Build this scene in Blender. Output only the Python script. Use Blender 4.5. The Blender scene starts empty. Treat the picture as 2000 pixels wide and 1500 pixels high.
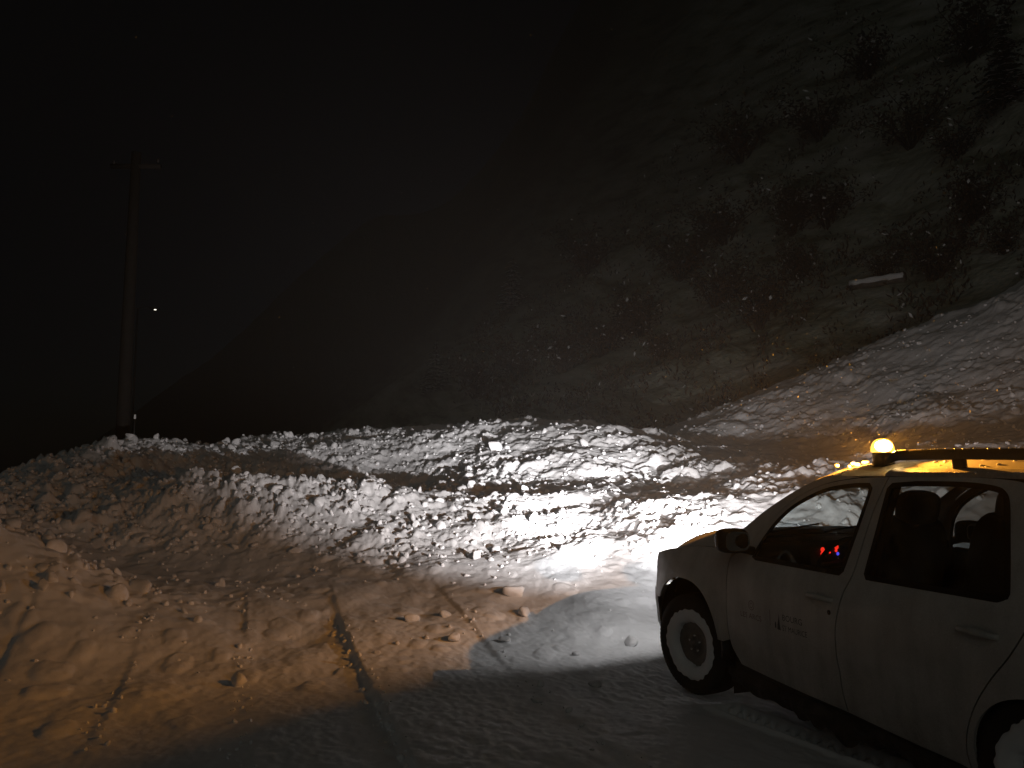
import bpy, bmesh, math, random
import numpy as np
from mathutils import Vector, Matrix
from mathutils.geometry import delaunay_2d_cdt

R = math.radians
rng = np.random.default_rng(7)
random.seed(7)
SC = bpy.context.scene
COL = SC.collection

# ------------------------------------------------------------------ camera, night sky, exposure
# world axes: the car's own axes - x towards its rear, y to its right, z up, origin under its front axle
cam_d = bpy.data.cameras.new("camera"); cam = bpy.data.objects.new("camera", cam_d); COL.objects.link(cam)
cam_d.sensor_width = 36.0; cam_d.lens = 27.37; cam_d.clip_start = 0.05; cam_d.clip_end = 800
_r = Vector((0.31648, 0.94859, -0.00452)); _u = Vector((0.10419, -0.03002, 0.99410)); _b = Vector((0.94286, -0.31508, -0.10833))
cam.matrix_world = Matrix(((_r.x, _u.x, _b.x, 5.0669), (_r.y, _u.y, _b.y, -3.9038), (_r.z, _u.z, _b.z, 1.5996), (0, 0, 0, 1)))
SC.camera = cam

world = bpy.data.worlds.new("World"); SC.world = world; world.use_nodes = True
wn = world.node_tree; wn.nodes.clear()
sky = wn.nodes.new("ShaderNodeTexSky"); sky.sky_type = 'NISHITA'; sky.sun_disc = False
sky.sun_elevation = R(29); sky.sun_rotation = R(124)
bg = wn.nodes.new("ShaderNodeBackground"); bg.inputs[1].default_value = 0.0004
wo = wn.nodes.new("ShaderNodeOutputWorld")
wn.links.new(sky.outputs[0], bg.inputs[0]); wn.links.new(bg.outputs[0], wo.inputs[0])

# the overcast night's own faint light, from behind the camera
sun_d = bpy.data.lights.new("night_glow", 'SUN'); sun_d.energy = 0.062; sun_d.angle = R(35); sun_d.color = (.97, 1.0, .86)
sun = bpy.data.objects.new("night_glow", sun_d); COL.objects.link(sun); sun.rotation_euler = Vector((-.75, .50, -.50)).to_track_quat('-Z', 'Y').to_euler()

SC.view_settings.view_transform = 'Standard'; SC.view_settings.look = 'None'
SC.view_settings.exposure = 0.0; SC.view_settings.gamma = 1.0; SC.view_settings.use_curve_mapping = False
SC.render.engine = 'CYCLES'
SC.cycles.max_bounces = 7; SC.cycles.diffuse_bounces = 3; SC.cycles.glossy_bounces = 3
SC.cycles.transparent_max_bounces = 12; SC.cycles.volume_bounces = 0
SC.cycles.sample_clamp_indirect = 4.0; SC.cycles.use_denoising = True
SC.cycles.caustics_reflective = False; SC.cycles.caustics_refractive = False

# lamp strengths (used in the builders of the lamps below)
HEAD_HOT, HEAD_MID, HEAD_FLOOD, HEAD_SPILL = 4600.0, 2500.0, 560.0, 32.0
BEACON_W = 250.0
HAZE = 0.0040

# ------------------------------------------------------------------ helpers
def tag(o, label=None, cat=None, group=None, kind=None):
    if label: o["label"] = label
    if cat: o["category"] = cat
    if group: o["group"] = group
    if kind: o["kind"] = kind
    return o

def wloc(o):
    v = Vector((0, 0, 0))
    while o is not None:
        v += o.location; o = o.parent
    return v

def empty(name, loc, parent=None):
    o = bpy.data.objects.new(name, None); COL.objects.link(o); o.empty_display_size = 0.2
    o.location = loc
    if parent: o.parent = parent
    return o

def mk(name, V, F, mat, parent=None, smooth=True, loc=None):
    """link one mesh object; V in world (car) coordinates"""
    me = bpy.data.meshes.new(name)
    V = np.asarray(V, dtype=np.float64)
    off = np.array(wloc(parent)) if parent else np.zeros(3)
    if loc is not None: off = np.array(loc, float)
    me.from_pydata((V - off).tolist(), [], F)
    me.polygons.foreach_set("use_smooth", np.full(len(me.polygons), smooth))
    me.update()
    if mat: me.materials.append(mat)
    o = bpy.data.objects.new(name, me); COL.objects.link(o)
    if parent:
        o.parent = parent
        if loc is not None: o.location = Vector(loc) - wloc(parent)
    elif loc is not None: o.location = loc
    return o

def fast_mesh(name, V, F, mat, smooth=True):
    """V (n,3), F (m,k) numpy arrays, all faces with k corners"""
    me = bpy.data.meshes.new(name)
    n, m, k = len(V), len(F), F.shape[1]
    me.vertices.add(n); me.vertices.foreach_set("co", np.asarray(V, np.float32).ravel())
    me.loops.add(m * k); me.loops.foreach_set("vertex_index", F.astype(np.int32).ravel())
    me.polygons.add(m)
    me.polygons.foreach_set("loop_start", np.arange(0, m * k, k, dtype=np.int32))
    me.polygons.foreach_set("loop_total", np.full(m, k, dtype=np.int32))
    me.polygons.foreach_set("use_smooth", np.full(m, smooth))
    me.update(calc_edges=True); me.validate()
    if mat: me.materials.append(mat)
    o = bpy.data.objects.new(name, me); COL.objects.link(o)
    return o

class MB:
    def __init__(s): s.v = []; s.f = []
    def add(s, V, F):
        k = len(s.v); s.v.extend([tuple(p) for p in V]); s.f.extend([tuple(i + k for i in f) for f in F]); return s
    def box(s, a, b):
        x0, y0, z0 = a; x1, y1, z1 = b
        return s.add([(x0,y0,z0),(x1,y0,z0),(x1,y1,z0),(x0,y1,z0),(x0,y0,z1),(x1,y0,z1),(x1,y1,z1),(x0,y1,z1)],
                     [(0,3,2,1),(4,5,6,7),(0,1,5,4),(1,2,6,5),(2,3,7,6),(3,0,4,7)])
    def tube(s, P, rad, n=10, caps=True):
        P = [Vector(p) for p in P]
        if not hasattr(rad, '__len__'): rad = [rad] * len(P)
        k = len(s.v)
        for i, p in enumerate(P):
            t = (P[min(i+1, len(P)-1)] - P[max(i-1, 0)]).normalized()
            a = t.cross(Vector((0, 0, 1)));
            if a.length < 1e-3: a = t.cross(Vector((1, 0, 0)))
            a.normalize(); b = t.cross(a)
            for j in range(n):
                q = p + (a * math.cos(2*math.pi*j/n) + b * math.sin(2*math.pi*j/n)) * rad[i]
                s.v.append(tuple(q))
        for i in range(len(P)-1):
            for j in range(n):
                s.f.append((k+i*n+j, k+i*n+(j+1) % n, k+(i+1)*n+(j+1) % n, k+(i+1)*n+j))
        if caps:
            s.f.append(tuple(k+j for j in range(n))[::-1]); s.f.append(tuple(k+(len(P)-1)*n+j for j in range(n)))
        return s
    def grid(s, G, flip=False):
        """G: rows of points"""
        k = len(s.v); nr, nc = len(G), len(G[0])
        for row in G: s.v.extend([tuple(p) for p in row])
        for i in range(nr-1):
            for j in range(nc-1):
                q = (k+i*nc+j, k+i*nc+j+1, k+(i+1)*nc+j+1, k+(i+1)*nc+j)
                s.f.append(q[::-1] if flip else q)
        return s
    def sup(s, c, h, e1=.5, e2=.5, nu=20, nv=12, rot=None):
        """superellipsoid: rounded boxes, cushions, shells"""
        def pw(a, e): return math.copysign(abs(a)**e, a)
        k = len(s.v)
        for i in range(nv+1):
            t = -math.pi/2 + math.pi*i/nv
            for j in range(nu):
                p = 2*math.pi*j/nu
                q = Vector((h[0]*pw(math.cos(t), e1)*pw(math.cos(p), e2), h[1]*pw(math.cos(t), e1)*pw(math.sin(p), e2), h[2]*pw(math.sin(t), e1)))
                if rot: q = rot @ q
                s.v.append((c[0]+q.x, c[1]+q.y, c[2]+q.z))
        for i in range(nv):
            for j in range(nu):
                s.f.append((k+i*nu+j, k+i*nu+(j+1) % nu, k+(i+1)*nu+(j+1) % nu, k+(i+1)*nu+j))
        return s
    def lathe(s, prof, c, ax='y', n=64, sgn=1, mod=None):
        """revolve (radius, offset) about an axis through c"""
        k = len(s.v); m = len(prof)
        for i in range(n):
            a = 2*math.pi*i/n
            for q, (r, w) in enumerate(prof):
                if mod: r, w = mod(r, w, a, q)
                if ax == 'y': s.v.append((c[0]+r*math.cos(a), c[1]+sgn*w, c[2]+r*math.sin(a)))
                elif ax == 'z': s.v.append((c[0]+r*math.cos(a), c[1]+r*math.sin(a), c[2]+sgn*w))
                else: s.v.append((c[0]+sgn*w, c[1]+r*math.cos(a), c[2]+r*math.sin(a)))
        for i in range(n):
            for q in range(m-1):
                s.f.append((k+i*m+q, k+i*m+q+1, k+((i+1) % n)*m+q+1, k+((i+1) % n)*m+q))
        return s
    def build(s, name, mat, parent=None, smooth=True, loc=None):
        return mk(name, s.v, s.f, mat, parent, smooth, loc)

# ------------------------------------------------------------------ materials
def new_mat(name):
    m = bpy.data.materials.new(name); m.use_nodes = True
    b = m.node_tree.nodes["Principled BSDF"]
    return m, m.node_tree, b

def noise_bump(nt, b, scale, strength, dist=0.01, detail=6, obj=True):
    tc = nt.nodes.new("ShaderNodeTexCoord"); n = nt.nodes.new("ShaderNodeTexNoise"); n.inputs["Scale"].default_value = scale
    n.inputs["Detail"].default_value = detail; bu = nt.nodes.new("ShaderNodeBump"); bu.inputs["Strength"].default_value = strength
    bu.inputs["Distance"].default_value = dist
    nt.links.new(tc.outputs["Object"], n.inputs["Vector"]); nt.links.new(n.outputs["Fac"], bu.inputs["Height"]); nt.links.new(bu.outputs[0], b.inputs["Normal"])
    return n

def plain(name, col, rough=.5, metal=0, bump=None, vary=0.0, vscale=8, spec=.5, coat=0):
    m, nt, b = new_mat(name)
    b.inputs["Base Color"].default_value = (*col, 1); b.inputs["Roughness"].default_value = rough; b.inputs["Metallic"].default_value = metal
    b.inputs["Specular IOR Level"].default_value = spec; b.inputs["Coat Weight"].default_value = coat; b.inputs["Coat Roughness"].default_value = .08
    if bump: noise_bump(nt, b, *bump)
    if vary:
        tc = nt.nodes.new("ShaderNodeTexCoord"); n = nt.nodes.new("ShaderNodeTexNoise"); n.inputs["Scale"].default_value = vscale; n.inputs["Detail"].default_value = 7
        cr = nt.nodes.new("ShaderNodeValToRGB"); cr.color_ramp.elements[0].position = .35; cr.color_ramp.elements[1].position = .68
        lo = tuple(c*(1-vary) for c in col); cr.color_ramp.elements[0].color = (*lo, 1); cr.color_ramp.elements[1].color = (*col, 1)
        nt.links.new(tc.outputs["Object"], n.inputs["Vector"]); nt.links.new(n.outputs["Fac"], cr.inputs[0]); nt.links.new(cr.outputs[0], b.inputs["Base Color"])
    return m

def emit(name, col, s):
    m, nt, b = new_mat(name)
    b.inputs["Base Color"].default_value = (*col, 1); b.inputs["Emission Color"].default_value = (*col, 1); b.inputs["Emission Strength"].default_value = s
    return m

def glass(name, tint, rough=.03, film=0.0):
    m = bpy.data.materials.new(name); m.use_nodes = True; nt = m.node_tree; nt.nodes.clear()
    out = nt.nodes.new("ShaderNodeOutputMaterial"); mix = nt.nodes.new("ShaderNodeMixShader"); tr = nt.nodes.new("ShaderNodeBsdfTransparent")
    gl = nt.nodes.new("ShaderNodeBsdfGlossy"); lw = nt.nodes.new("ShaderNodeLayerWeight"); lw.inputs[0].default_value = .5
    pw_ = nt.nodes.new("ShaderNodeMath"); pw_.operation = 'POWER'; pw_.inputs[1].default_value = 5; nt.links.new(lw.outputs["Facing"], pw_.inputs[0])
    fr = nt.nodes.new("ShaderNodeMapRange"); fr.inputs[3].default_value = .04; fr.inputs[4].default_value = .9; nt.links.new(pw_.outputs[0], fr.inputs[0])
    tr.inputs[0].default_value = (*tint, 1); gl.inputs[1].default_value = rough
    nt.links.new(fr.outputs[0], mix.inputs[0]); nt.links.new(tr.outputs[0], mix.inputs[1]); nt.links.new(gl.outputs[0], mix.inputs[2])
    last = mix
    if film:   # road film and melt water dried on the pane
        df = nt.nodes.new("ShaderNodeBsdfDiffuse"); df.inputs[0].default_value = (.5, .48, .45, 1)
        tc = nt.nodes.new("ShaderNodeTexCoord"); n = nt.nodes.new("ShaderNodeTexNoise"); n.inputs["Scale"].default_value = 7; n.inputs["Detail"].default_value = 8
        mr = nt.nodes.new("ShaderNodeMapRange"); mr.inputs[1].default_value = .35; mr.inputs[2].default_value = .75; mr.inputs[3].default_value = 0; mr.inputs[4].default_value = film
        m2 = nt.nodes.new("ShaderNodeMixShader")
        nt.links.new(tc.outputs["Object"], n.inputs["Vector"]); nt.links.new(n.outputs["Fac"], mr.inputs[0]); nt.links.new(mr.outputs[0], m2.inputs[0])
        nt.links.new(mix.outputs[0], m2.inputs[1]); nt.links.new(df.outputs[0], m2.inputs[2]); last = m2
    nt.links.new(last.outputs[0], out.inputs[0])
    return m

def snow_mat(name, col=(.82, .83, .86), scales=((55, .35, .006), (260, .25, .002)), dirt=0.0):
    m, nt, b = new_mat(name)
    b.inputs["Roughness"].default_value = .62; b.inputs["Specular IOR Level"].default_value = .25
    b.inputs["Base Color"].default_value = (*col, 1)
    tc = nt.nodes.new("ShaderNodeTexCoord"); prev = None
    for sc_, st, di in scales:
        n = nt.nodes.new("ShaderNodeTexNoise"); n.inputs["Scale"].default_value = sc_; n.inputs["Detail"].default_value = 4; n.inputs["Roughness"].default_value = .6
        bu = nt.nodes.new("ShaderNodeBump"); bu.inputs["Strength"].default_value = st; bu.inputs["Distance"].default_value = di
        nt.links.new(tc.outputs["Object"], n.inputs["Vector"]); nt.links.new(n.outputs["Fac"], bu.inputs["Height"])
        if prev: nt.links.new(prev.outputs[0], bu.inputs["Normal"])
        prev = bu
    nt.links.new(prev.outputs[0], b.inputs["Normal"])
    n = nt.nodes.new("ShaderNodeTexNoise"); n.inputs["Scale"].default_value = 1.7; n.inputs["Detail"].default_value = 8
    cr = nt.nodes.new("ShaderNodeValToRGB"); cr.color_ramp.elements[0].position = .3; cr.color_ramp.elements[1].position = .6
    cr.color_ramp.elements[0].color = (*[c*(.93-dirt) for c in col], 1); cr.color_ramp.elements[1].color = (*col, 1)
    nt.links.new(tc.outputs["Object"], n.inputs["Vector"]); nt.links.new(n.outputs["Fac"], cr.inputs[0]); nt.links.new(cr.outputs[0], b.inputs["Base Color"])
    return m

M_SNOW = snow_mat("packed_snow", (.80, .81, .84))
M_RUBBLE = snow_mat("avalanche_snow", (.80, .80, .82), ((14, .5, .02), (70, .35, .006)), dirt=.08)
def hill_mat():
    """snow broken by streaks of brown grass and earth running down the slope"""
    m, nt, b = new_mat("hillside_snow"); b.inputs["Roughness"].default_value = .85
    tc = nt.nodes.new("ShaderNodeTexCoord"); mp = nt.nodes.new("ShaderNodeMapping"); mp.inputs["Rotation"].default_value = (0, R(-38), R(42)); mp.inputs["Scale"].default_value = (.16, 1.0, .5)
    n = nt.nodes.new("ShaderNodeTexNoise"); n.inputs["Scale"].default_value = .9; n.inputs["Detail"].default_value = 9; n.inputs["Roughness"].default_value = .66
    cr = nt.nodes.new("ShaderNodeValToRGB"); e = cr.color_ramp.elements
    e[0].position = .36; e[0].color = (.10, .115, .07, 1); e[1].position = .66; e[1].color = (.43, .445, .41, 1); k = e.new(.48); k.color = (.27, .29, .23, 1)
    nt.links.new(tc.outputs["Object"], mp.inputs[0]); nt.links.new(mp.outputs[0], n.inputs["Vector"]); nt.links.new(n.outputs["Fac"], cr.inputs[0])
    # painted shade: the slope's colour darkens up the valley as if light died away
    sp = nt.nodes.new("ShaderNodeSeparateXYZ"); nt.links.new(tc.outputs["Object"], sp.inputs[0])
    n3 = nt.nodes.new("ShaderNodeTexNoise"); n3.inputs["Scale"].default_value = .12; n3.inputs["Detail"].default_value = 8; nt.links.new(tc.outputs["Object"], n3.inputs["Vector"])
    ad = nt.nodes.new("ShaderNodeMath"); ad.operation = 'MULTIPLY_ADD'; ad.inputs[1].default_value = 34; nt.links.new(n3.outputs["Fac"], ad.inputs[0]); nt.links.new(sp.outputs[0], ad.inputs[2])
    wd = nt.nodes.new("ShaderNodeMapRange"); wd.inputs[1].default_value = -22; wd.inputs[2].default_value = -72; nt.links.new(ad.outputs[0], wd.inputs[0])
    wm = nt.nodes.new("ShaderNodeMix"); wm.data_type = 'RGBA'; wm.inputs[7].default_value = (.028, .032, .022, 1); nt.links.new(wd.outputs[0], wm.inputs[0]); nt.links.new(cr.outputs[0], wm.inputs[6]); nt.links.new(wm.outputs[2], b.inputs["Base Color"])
    n2 = nt.nodes.new("ShaderNodeTexNoise"); n2.inputs["Scale"].default_value = 2.2; n2.inputs["Detail"].default_value = 8
    bu = nt.nodes.new("ShaderNodeBump"); bu.inputs["Strength"].default_value = .8; bu.inputs["Distance"].default_value = .25
    nt.links.new(tc.outputs["Object"], n2.inputs["Vector"]); nt.links.new(n2.outputs["Fac"], bu.inputs["Height"]); nt.links.new(bu.outputs[0], b.inputs["Normal"])
    return m
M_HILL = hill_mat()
def paint_mat():
    """white car paint under winter road film: thicker low down, spotted, with wiped and dried streaks"""
    m, nt, b = new_mat("white_paint"); L = nt.links.new; N = nt.nodes.new
    tc = N("ShaderNodeTexCoord"); sp = N("ShaderNodeSeparateXYZ"); L(tc.outputs["Object"], sp.inputs[0])
    zr = N("ShaderNodeMapRange"); zr.inputs[1].default_value = 1.05; zr.inputs[2].default_value = .28; zr.inputs[3].default_value = .16; zr.inputs[4].default_value = .72; L(sp.outputs[2], zr.inputs[0])
    n1 = N("ShaderNodeTexNoise"); n1.inputs["Scale"].default_value = 3.2; n1.inputs["Detail"].default_value = 10; n1.inputs["Roughness"].default_value = .65; L(tc.outputs["Object"], n1.inputs["Vector"])
    mp = N("ShaderNodeMapping"); mp.inputs["Scale"].default_value = (14, 14, 1.6); L(tc.outputs["Object"], mp.inputs[0])
    n2 = N("ShaderNodeTexNoise"); n2.inputs["Scale"].default_value = 1.0; n2.inputs["Detail"].default_value = 6; L(mp.outputs[0], n2.inputs["Vector"])
    n3 = N("ShaderNodeTexNoise"); n3.inputs["Scale"].default_value = 150; n3.inputs["Detail"].default_value = 3; L(tc.outputs["Object"], n3.inputs["Vector"])
    a1 = N("ShaderNodeMath"); a1.operation = 'MULTIPLY_ADD'; a1.inputs[1].default_value = .9; a1.inputs[2].default_value = -.42; L(n1.outputs["Fac"], a1.inputs[0])
    a2 = N("ShaderNodeMath"); a2.operation = 'MULTIPLY_ADD'; a2.inputs[1].default_value = .5; L(n2.outputs["Fac"], a2.inputs[0]); L(a1.outputs[0], a2.inputs[2])
    a3 = N("ShaderNodeMath"); a3.operation = 'ADD'; L(a2.outputs[0], a3.inputs[0]); L(zr.outputs[0], a3.inputs[1])
    a4 = N("ShaderNodeMath"); a4.operation = 'MULTIPLY_ADD'; a4.inputs[1].default_value = .5; a4.inputs[2].default_value = -.45; L(n3.outputs["Fac"], a4.inputs[0])
    a5 = N("ShaderNodeMath"); a5.operation = 'ADD'; a5.use_clamp = True; L(a3.outputs[0], a5.inputs[0]); L(a4.outputs[0], a5.inputs[1])
    mx = N("ShaderNodeMix"); mx.data_type = 'RGBA'; mx.inputs[6].default_value = (.72, .715, .70, 1); mx.inputs[7].default_value = (.25, .24, .22, 1); L(a5.outputs[0], mx.inputs[0]); L(mx.outputs[2], b.inputs["Base Color"])
    ro = N("ShaderNodeMapRange"); ro.inputs[3].default_value = .28; ro.inputs[4].default_value = .75; L(a5.outputs[0], ro.inputs[0]); L(ro.outputs[0], b.inputs["Roughness"])
    bu = N("ShaderNodeBump"); bu.inputs["Strength"].default_value = .12; bu.inputs["Distance"].default_value = .002; L(n3.outputs["Fac"], bu.inputs["Height"]); L(bu.outputs[0], b.inputs["Normal"])
    b.inputs["Coat Weight"].default_value = .15; b.inputs["Coat Roughness"].default_value = .2
    return m
M_PAINT = paint_mat()
M_BLACK = plain("black_plastic", (.018, .018, .019), .55, bump=(220, .12, .002))
M_RUBBER = plain("tyre_rubber", (.016, .016, .017), .78, bump=(160, .2, .003))
M_STEEL = plain("painted_steel", (.20, .20, .20), .5, .4, vary=.35, vscale=14)
M_RAIL = plain("rail_grey", (.06, .06, .06), .45, .0, bump=(400, .35, .002), vary=.2, vscale=60)
M_DARK = plain("cabin_dark", (.022, .021, .021), .8)
M_SEAT = plain("seat_fabric", (.03, .03, .033), .9, bump=(300, .2, .002))
M_MOULD = plain("pale_moulding", (.50, .49, .47), .38, bump=(260, .5, .003), vary=.3, vscale=40)
M_SLUSH = plain("frozen_slush", (.045, .04, .036), .7, bump=(60, .6, .01), vary=.6, vscale=18)
M_SEAL = plain("window_seal", (.012, .012, .012), .5)
M_SIDE_GLASS = glass("side_glass", (.58, .62, .62), .03, .14)
M_REAR_GLASS = glass("tinted_glass", (.40, .43, .43), .03, .16)
M_WS_GLASS = glass("windscreen_glass", (.75, .80, .80), .03, .08)
M_MIRROR = plain("mirror_glass", (.5, .5, .5), .06, 1.0)
M_CHROME = plain("chrome", (.6, .6, .6), .18, 1.0)
M_INK = plain("dark_lettering", (.07, .07, .068), .5)
M_INKRED = plain("red_lettering", (.17, .10, .095), .5)
M_BARK = plain("bark", (.045, .033, .024), .9, bump=(30, .8, .02), vary=.5)
M_NEEDLE = plain("needles", (.028, .040, .022), .85, vary=.5, vscale=3)
M_TWIG = plain("bare_twigs", (.05, .036, .026), .9)
M_WOOD = plain("weathered_wood", (.02, .017, .014), .9, bump=(24, .6, .01), vary=.4)
M_TAIL = plain("red_lens", (.25, .01, .01), .2)

# ------------------------------------------------------------------ numpy noise
def _hash(ix, iy, s):
    n = (ix.astype(np.int64) * 374761393 + iy.astype(np.int64) * 668265263 + s * 974711) & 0x7fffffff
    n = ((n ^ (n >> 13)) * 1274126177) & 0x7fffffff
    return ((n ^ (n >> 16)) & 0xffffff) / float(0xffffff)

def vnoise(x, y, s=0):
    ix = np.floor(x); iy = np.floor(y); fx = x - ix; fy = y - iy
    fx = fx*fx*fx*(fx*(fx*6-15)+10); fy = fy*fy*fy*(fy*(fy*6-15)+10)
    a = _hash(ix, iy, s); b = _hash(ix+1, iy, s); c = _hash(ix, iy+1, s); d = _hash(ix+1, iy+1, s)
    return (a*(1-fx)+b*fx)*(1-fy) + (c*(1-fx)+d*fx)*fy - .5

def fbm(x, y, o=4, s=0, g=.5):
    t = 0; a = 1.0
    for k in range(o):
        t = t + a*vnoise(x*2**k*1.0 + 13.7*k, y*2**k - 7.1*k, s+k); a *= g
    return t

def lumps(x, y, s=0, rmin=.28, rmax=.62, keep=.8):
    """domes of random size, one per cell, taking the highest: a bed of rounded clods"""
    ix = np.floor(x); iy = np.floor(y); h = np.zeros_like(x)
    for dx in (-1, 0, 1):
        for dy in (-1, 0, 1):
            cx = ix+dx; cy = iy+dy
            px = cx + _hash(cx, cy, s); py = cy + _hash(cx, cy, s+31); r = rmin+(rmax-rmin)*_hash(cx, cy, s+57)**1.6
            on = _hash(cx, cy, s+91) < keep
            ang = _hash(cx, cy, s+13)*3.14; ax = (x-px)*np.cos(ang)+(y-py)*np.sin(ang); ay = -(x-px)*np.sin(ang)+(y-py)*np.cos(ang)
            d2 = (np.abs(ax)/r)**2.6 + (np.abs(ay)/(r*.72))**2.6
            h = np.maximum(h, np.where(on, np.clip(1-d2, 0, 1)**.55*r, 0))
    return h

def sstep(a, b, x):
    t = np.clip((x-a)/(b-a), 0, 1); return t*t*(3-2*t)

# ------------------------------------------------------------------ terrain
CTRL=[(-2.97,-5.96,0.57),(-3.84,-6.22,1.18),(-5.58,-6.68,1.27),(-8.47,-7.46,1.53),(-13.31,-8.73,0.20),(-23.95,-11.53,-3.00),(-52.96,-19.16,-10.00),(-5.56,-5.83,0.38),(-7.52,-6.23,1.02),(-9.68,-6.67,1.77),(-11.64,-7.06,2.12),(-16.56,-7.96,1.00),(-29.33,-10.35,-2.00),(-63.74,-16.80,-8.00),(-5.38,-4.97,0.34),(-6.67,-5.13,0.69),(-8.06,-5.31,1.51),(-9.85,-5.51,1.30),(-12.83,-5.86,2.25),(-16.81,-6.26,1.30),(-29.73,-7.65,-1.00),(-64.53,-11.40,-6.00),(-4.93,-4.09,0.29),(-6.43,-4.14,0.75),(-7.83,-4.20,1.52),(-9.73,-4.25,1.15),(-12.43,-4.32,1.96),(-14.43,-4.38,2.39),(-19.93,-4.48,1.60),(-39.92,-4.95,0.00),(-79.91,-5.88,0.00),(-120.89,-7.38,18.65),(-3.91,-3.28,0.30),(-5.91,-3.15,0.69),(-7.90,-3.04,1.48),(-9.60,-2.93,1.05),(-12.40,-2.75,1.92),(-14.39,-2.63,2.53),(-19.88,-2.25,1.50),(-39.83,-0.93,2.00),(-79.75,1.72,6.00),(-120.70,3.76,30.62),(-3.52,-2.50,0.26),(-5.59,-2.17,0.75),(-7.57,-1.86,1.48),(-9.15,-1.61,1.05),(-11.72,-1.20,1.78),(-14.19,-0.81,2.67),(-19.61,0.08,2.00),(-36.40,2.79,3.50),(-59.10,6.45,8.00),(-83.78,10.43,13.00),(-119.41,15.63,43.19),(-3.15,-1.74,0.22),(-5.19,-1.21,0.76),(-6.54,-0.86,1.27),(-7.60,-0.58,1.20),(-9.25,-0.15,1.54),(-11.18,0.36,1.99),(-13.31,0.92,2.73),(-19.11,2.44,2.20),(-31.69,5.74,4.11),(-48.13,10.05,7.60),(-72.32,16.37,16.21),(-115.86,27.75,36.36),(-2.38,-0.99,0.20),(-3.59,-0.51,0.50),(-4.71,-0.07,0.99),(-5.55,0.26,1.10),(-6.48,0.63,1.26),(-7.50,1.03,1.47),(-9.45,1.80,1.96),(-12.15,2.87,2.75),(-17.27,4.87,2.30),(-28.43,9.28,4.32),(-41.45,14.44,8.70),(-64.66,23.71,22.43),(-106.37,40.61,68.98),(-2.03,-0.21,0.21),(-3.09,0.36,0.52),(-4.23,0.97,0.99),(-4.94,1.35,1.11),(-6.09,1.95,1.31),(-7.77,2.85,1.69),(-10.85,4.49,2.64),(-14.41,6.33,2.20),(-24.11,11.51,4.37),(-34.68,17.19,9.38),(-52.24,26.78,23.84),(-91.49,48.78,78.54),(-1.63,0.47,0.10),(-3.82,1.87,1.03),(-4.82,2.53,1.24),(-6.24,3.47,1.46),(-8.75,5.12,2.11),(-10.43,6.20,2.10),(-12.50,7.60,2.91),(-15.42,9.53,3.56),(-17.55,10.84,3.20),(-23.34,14.78,5.80),(-30.79,19.83,10.83),(-44.77,29.51,25.73),(-77.35,52.73,77.15),(-1.22,1.05,0.00),(-3.35,2.70,1.03),(-4.37,3.51,1.33),(-6.32,5.08,1.81),(-7.89,6.31,1.75),(-10.62,8.50,2.56),(-14.50,11.66,4.35),(-16.93,13.42,4.20),(-21.49,17.32,7.38),(-28.39,23.11,14.14),(-39.04,32.21,27.61),(-67.57,57.32,77.78),(-0.41,1.22,-0.05),(-2.24,2.92,0.50),(-4.43,4.97,1.58),(-5.89,6.34,1.84),(-7.36,7.70,1.85),(-8.42,8.76,2.51),(-10.21,10.50,3.51),(-13.08,13.29,5.26),(-15.40,15.21,5.20),(-18.83,18.85,8.01),(-25.18,25.24,14.71),(-33.52,33.87,27.05),(-58.21,60.10,73.97),(0.34,1.26,-0.05),(-1.69,3.47,0.50),(-3.37,5.32,1.68),(-4.70,6.81,2.11),(-5.94,8.12,2.10),(-7.04,9.42,2.75),(-8.69,11.29,3.62),(-11.63,14.70,5.96),(-13.84,16.75,6.00),(-16.25,19.96,8.50),(-21.39,26.10,14.76),(-27.65,33.91,26.31),(-49.42,61.34,69.62),(0.72,1.58,-0.05),(-0.83,3.54,0.40),(-2.37,5.51,1.74),(-3.90,7.49,2.18),(-5.05,8.88,2.20),(-6.04,10.26,2.84),(-7.54,12.26,3.98),(-10.20,15.89,6.53),(-12.31,18.05,6.90),(-13.81,20.69,8.85),(-17.86,26.40,14.62),(-22.90,33.87,25.40),(-41.37,61.24,64.94),(1.96,1.23,0.00),(0.41,3.80,0.40),(-1.15,6.36,1.60),(-2.70,8.93,2.40),(-5.29,13.21,4.50),(-7.88,17.48,8.00),(-10.47,21.76,10.20),(-14.61,28.61,16.00),(-19.27,36.31,25.00),(2.83,1.66,0.00),(1.71,4.45,0.60),(0.22,8.16,2.50),(-2.39,14.65,6.00),(-6.12,23.93,12.00),(-11.72,37.85,24.00),(-2.24,-7.16,-0.15),(-4.07,-7.97,0.50),(-5.89,-8.79,0.60),(-10.46,-10.82,-0.50),(-22.33,-16.12,-5.00),(-49.74,-28.33,-12.00),(-0.54,-8.09,-0.20),(-2.95,-9.89,0.30),(-7.75,-13.48,-0.60),(-18.97,-21.85,-6.00),(-43.01,-39.80,-14.00)]
CTRL += [(x, y, 0) for x in (-1.0, 1.5, 4, 7, 10) for y in (-12, -9, -6, -4, -2, -.5)]
CTRL += [(x, 1.2, 0) for x in (1.5, 4, 7, 10)] + [(-2, -3, .05), (-2, -5, .03), (-1.8, -1.5, .06)]
CTRL = np.array(CTRL)
def _phi(d): return d*d*np.log(d+1e-9)
_n = len(CTRL)
_K = _phi(np.hypot(CTRL[:, None, 0]-CTRL[None, :, 0], CTRL[:, None, 1]-CTRL[None, :, 1])) + np.eye(_n)*.6
_P = np.c_[np.ones(_n), CTRL[:, :2]]
_W = np.linalg.solve(np.block([[_K, _P], [_P.T, np.zeros((3, 3))]]), np.r_[CTRL[:, 2], 0, 0, 0])
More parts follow.
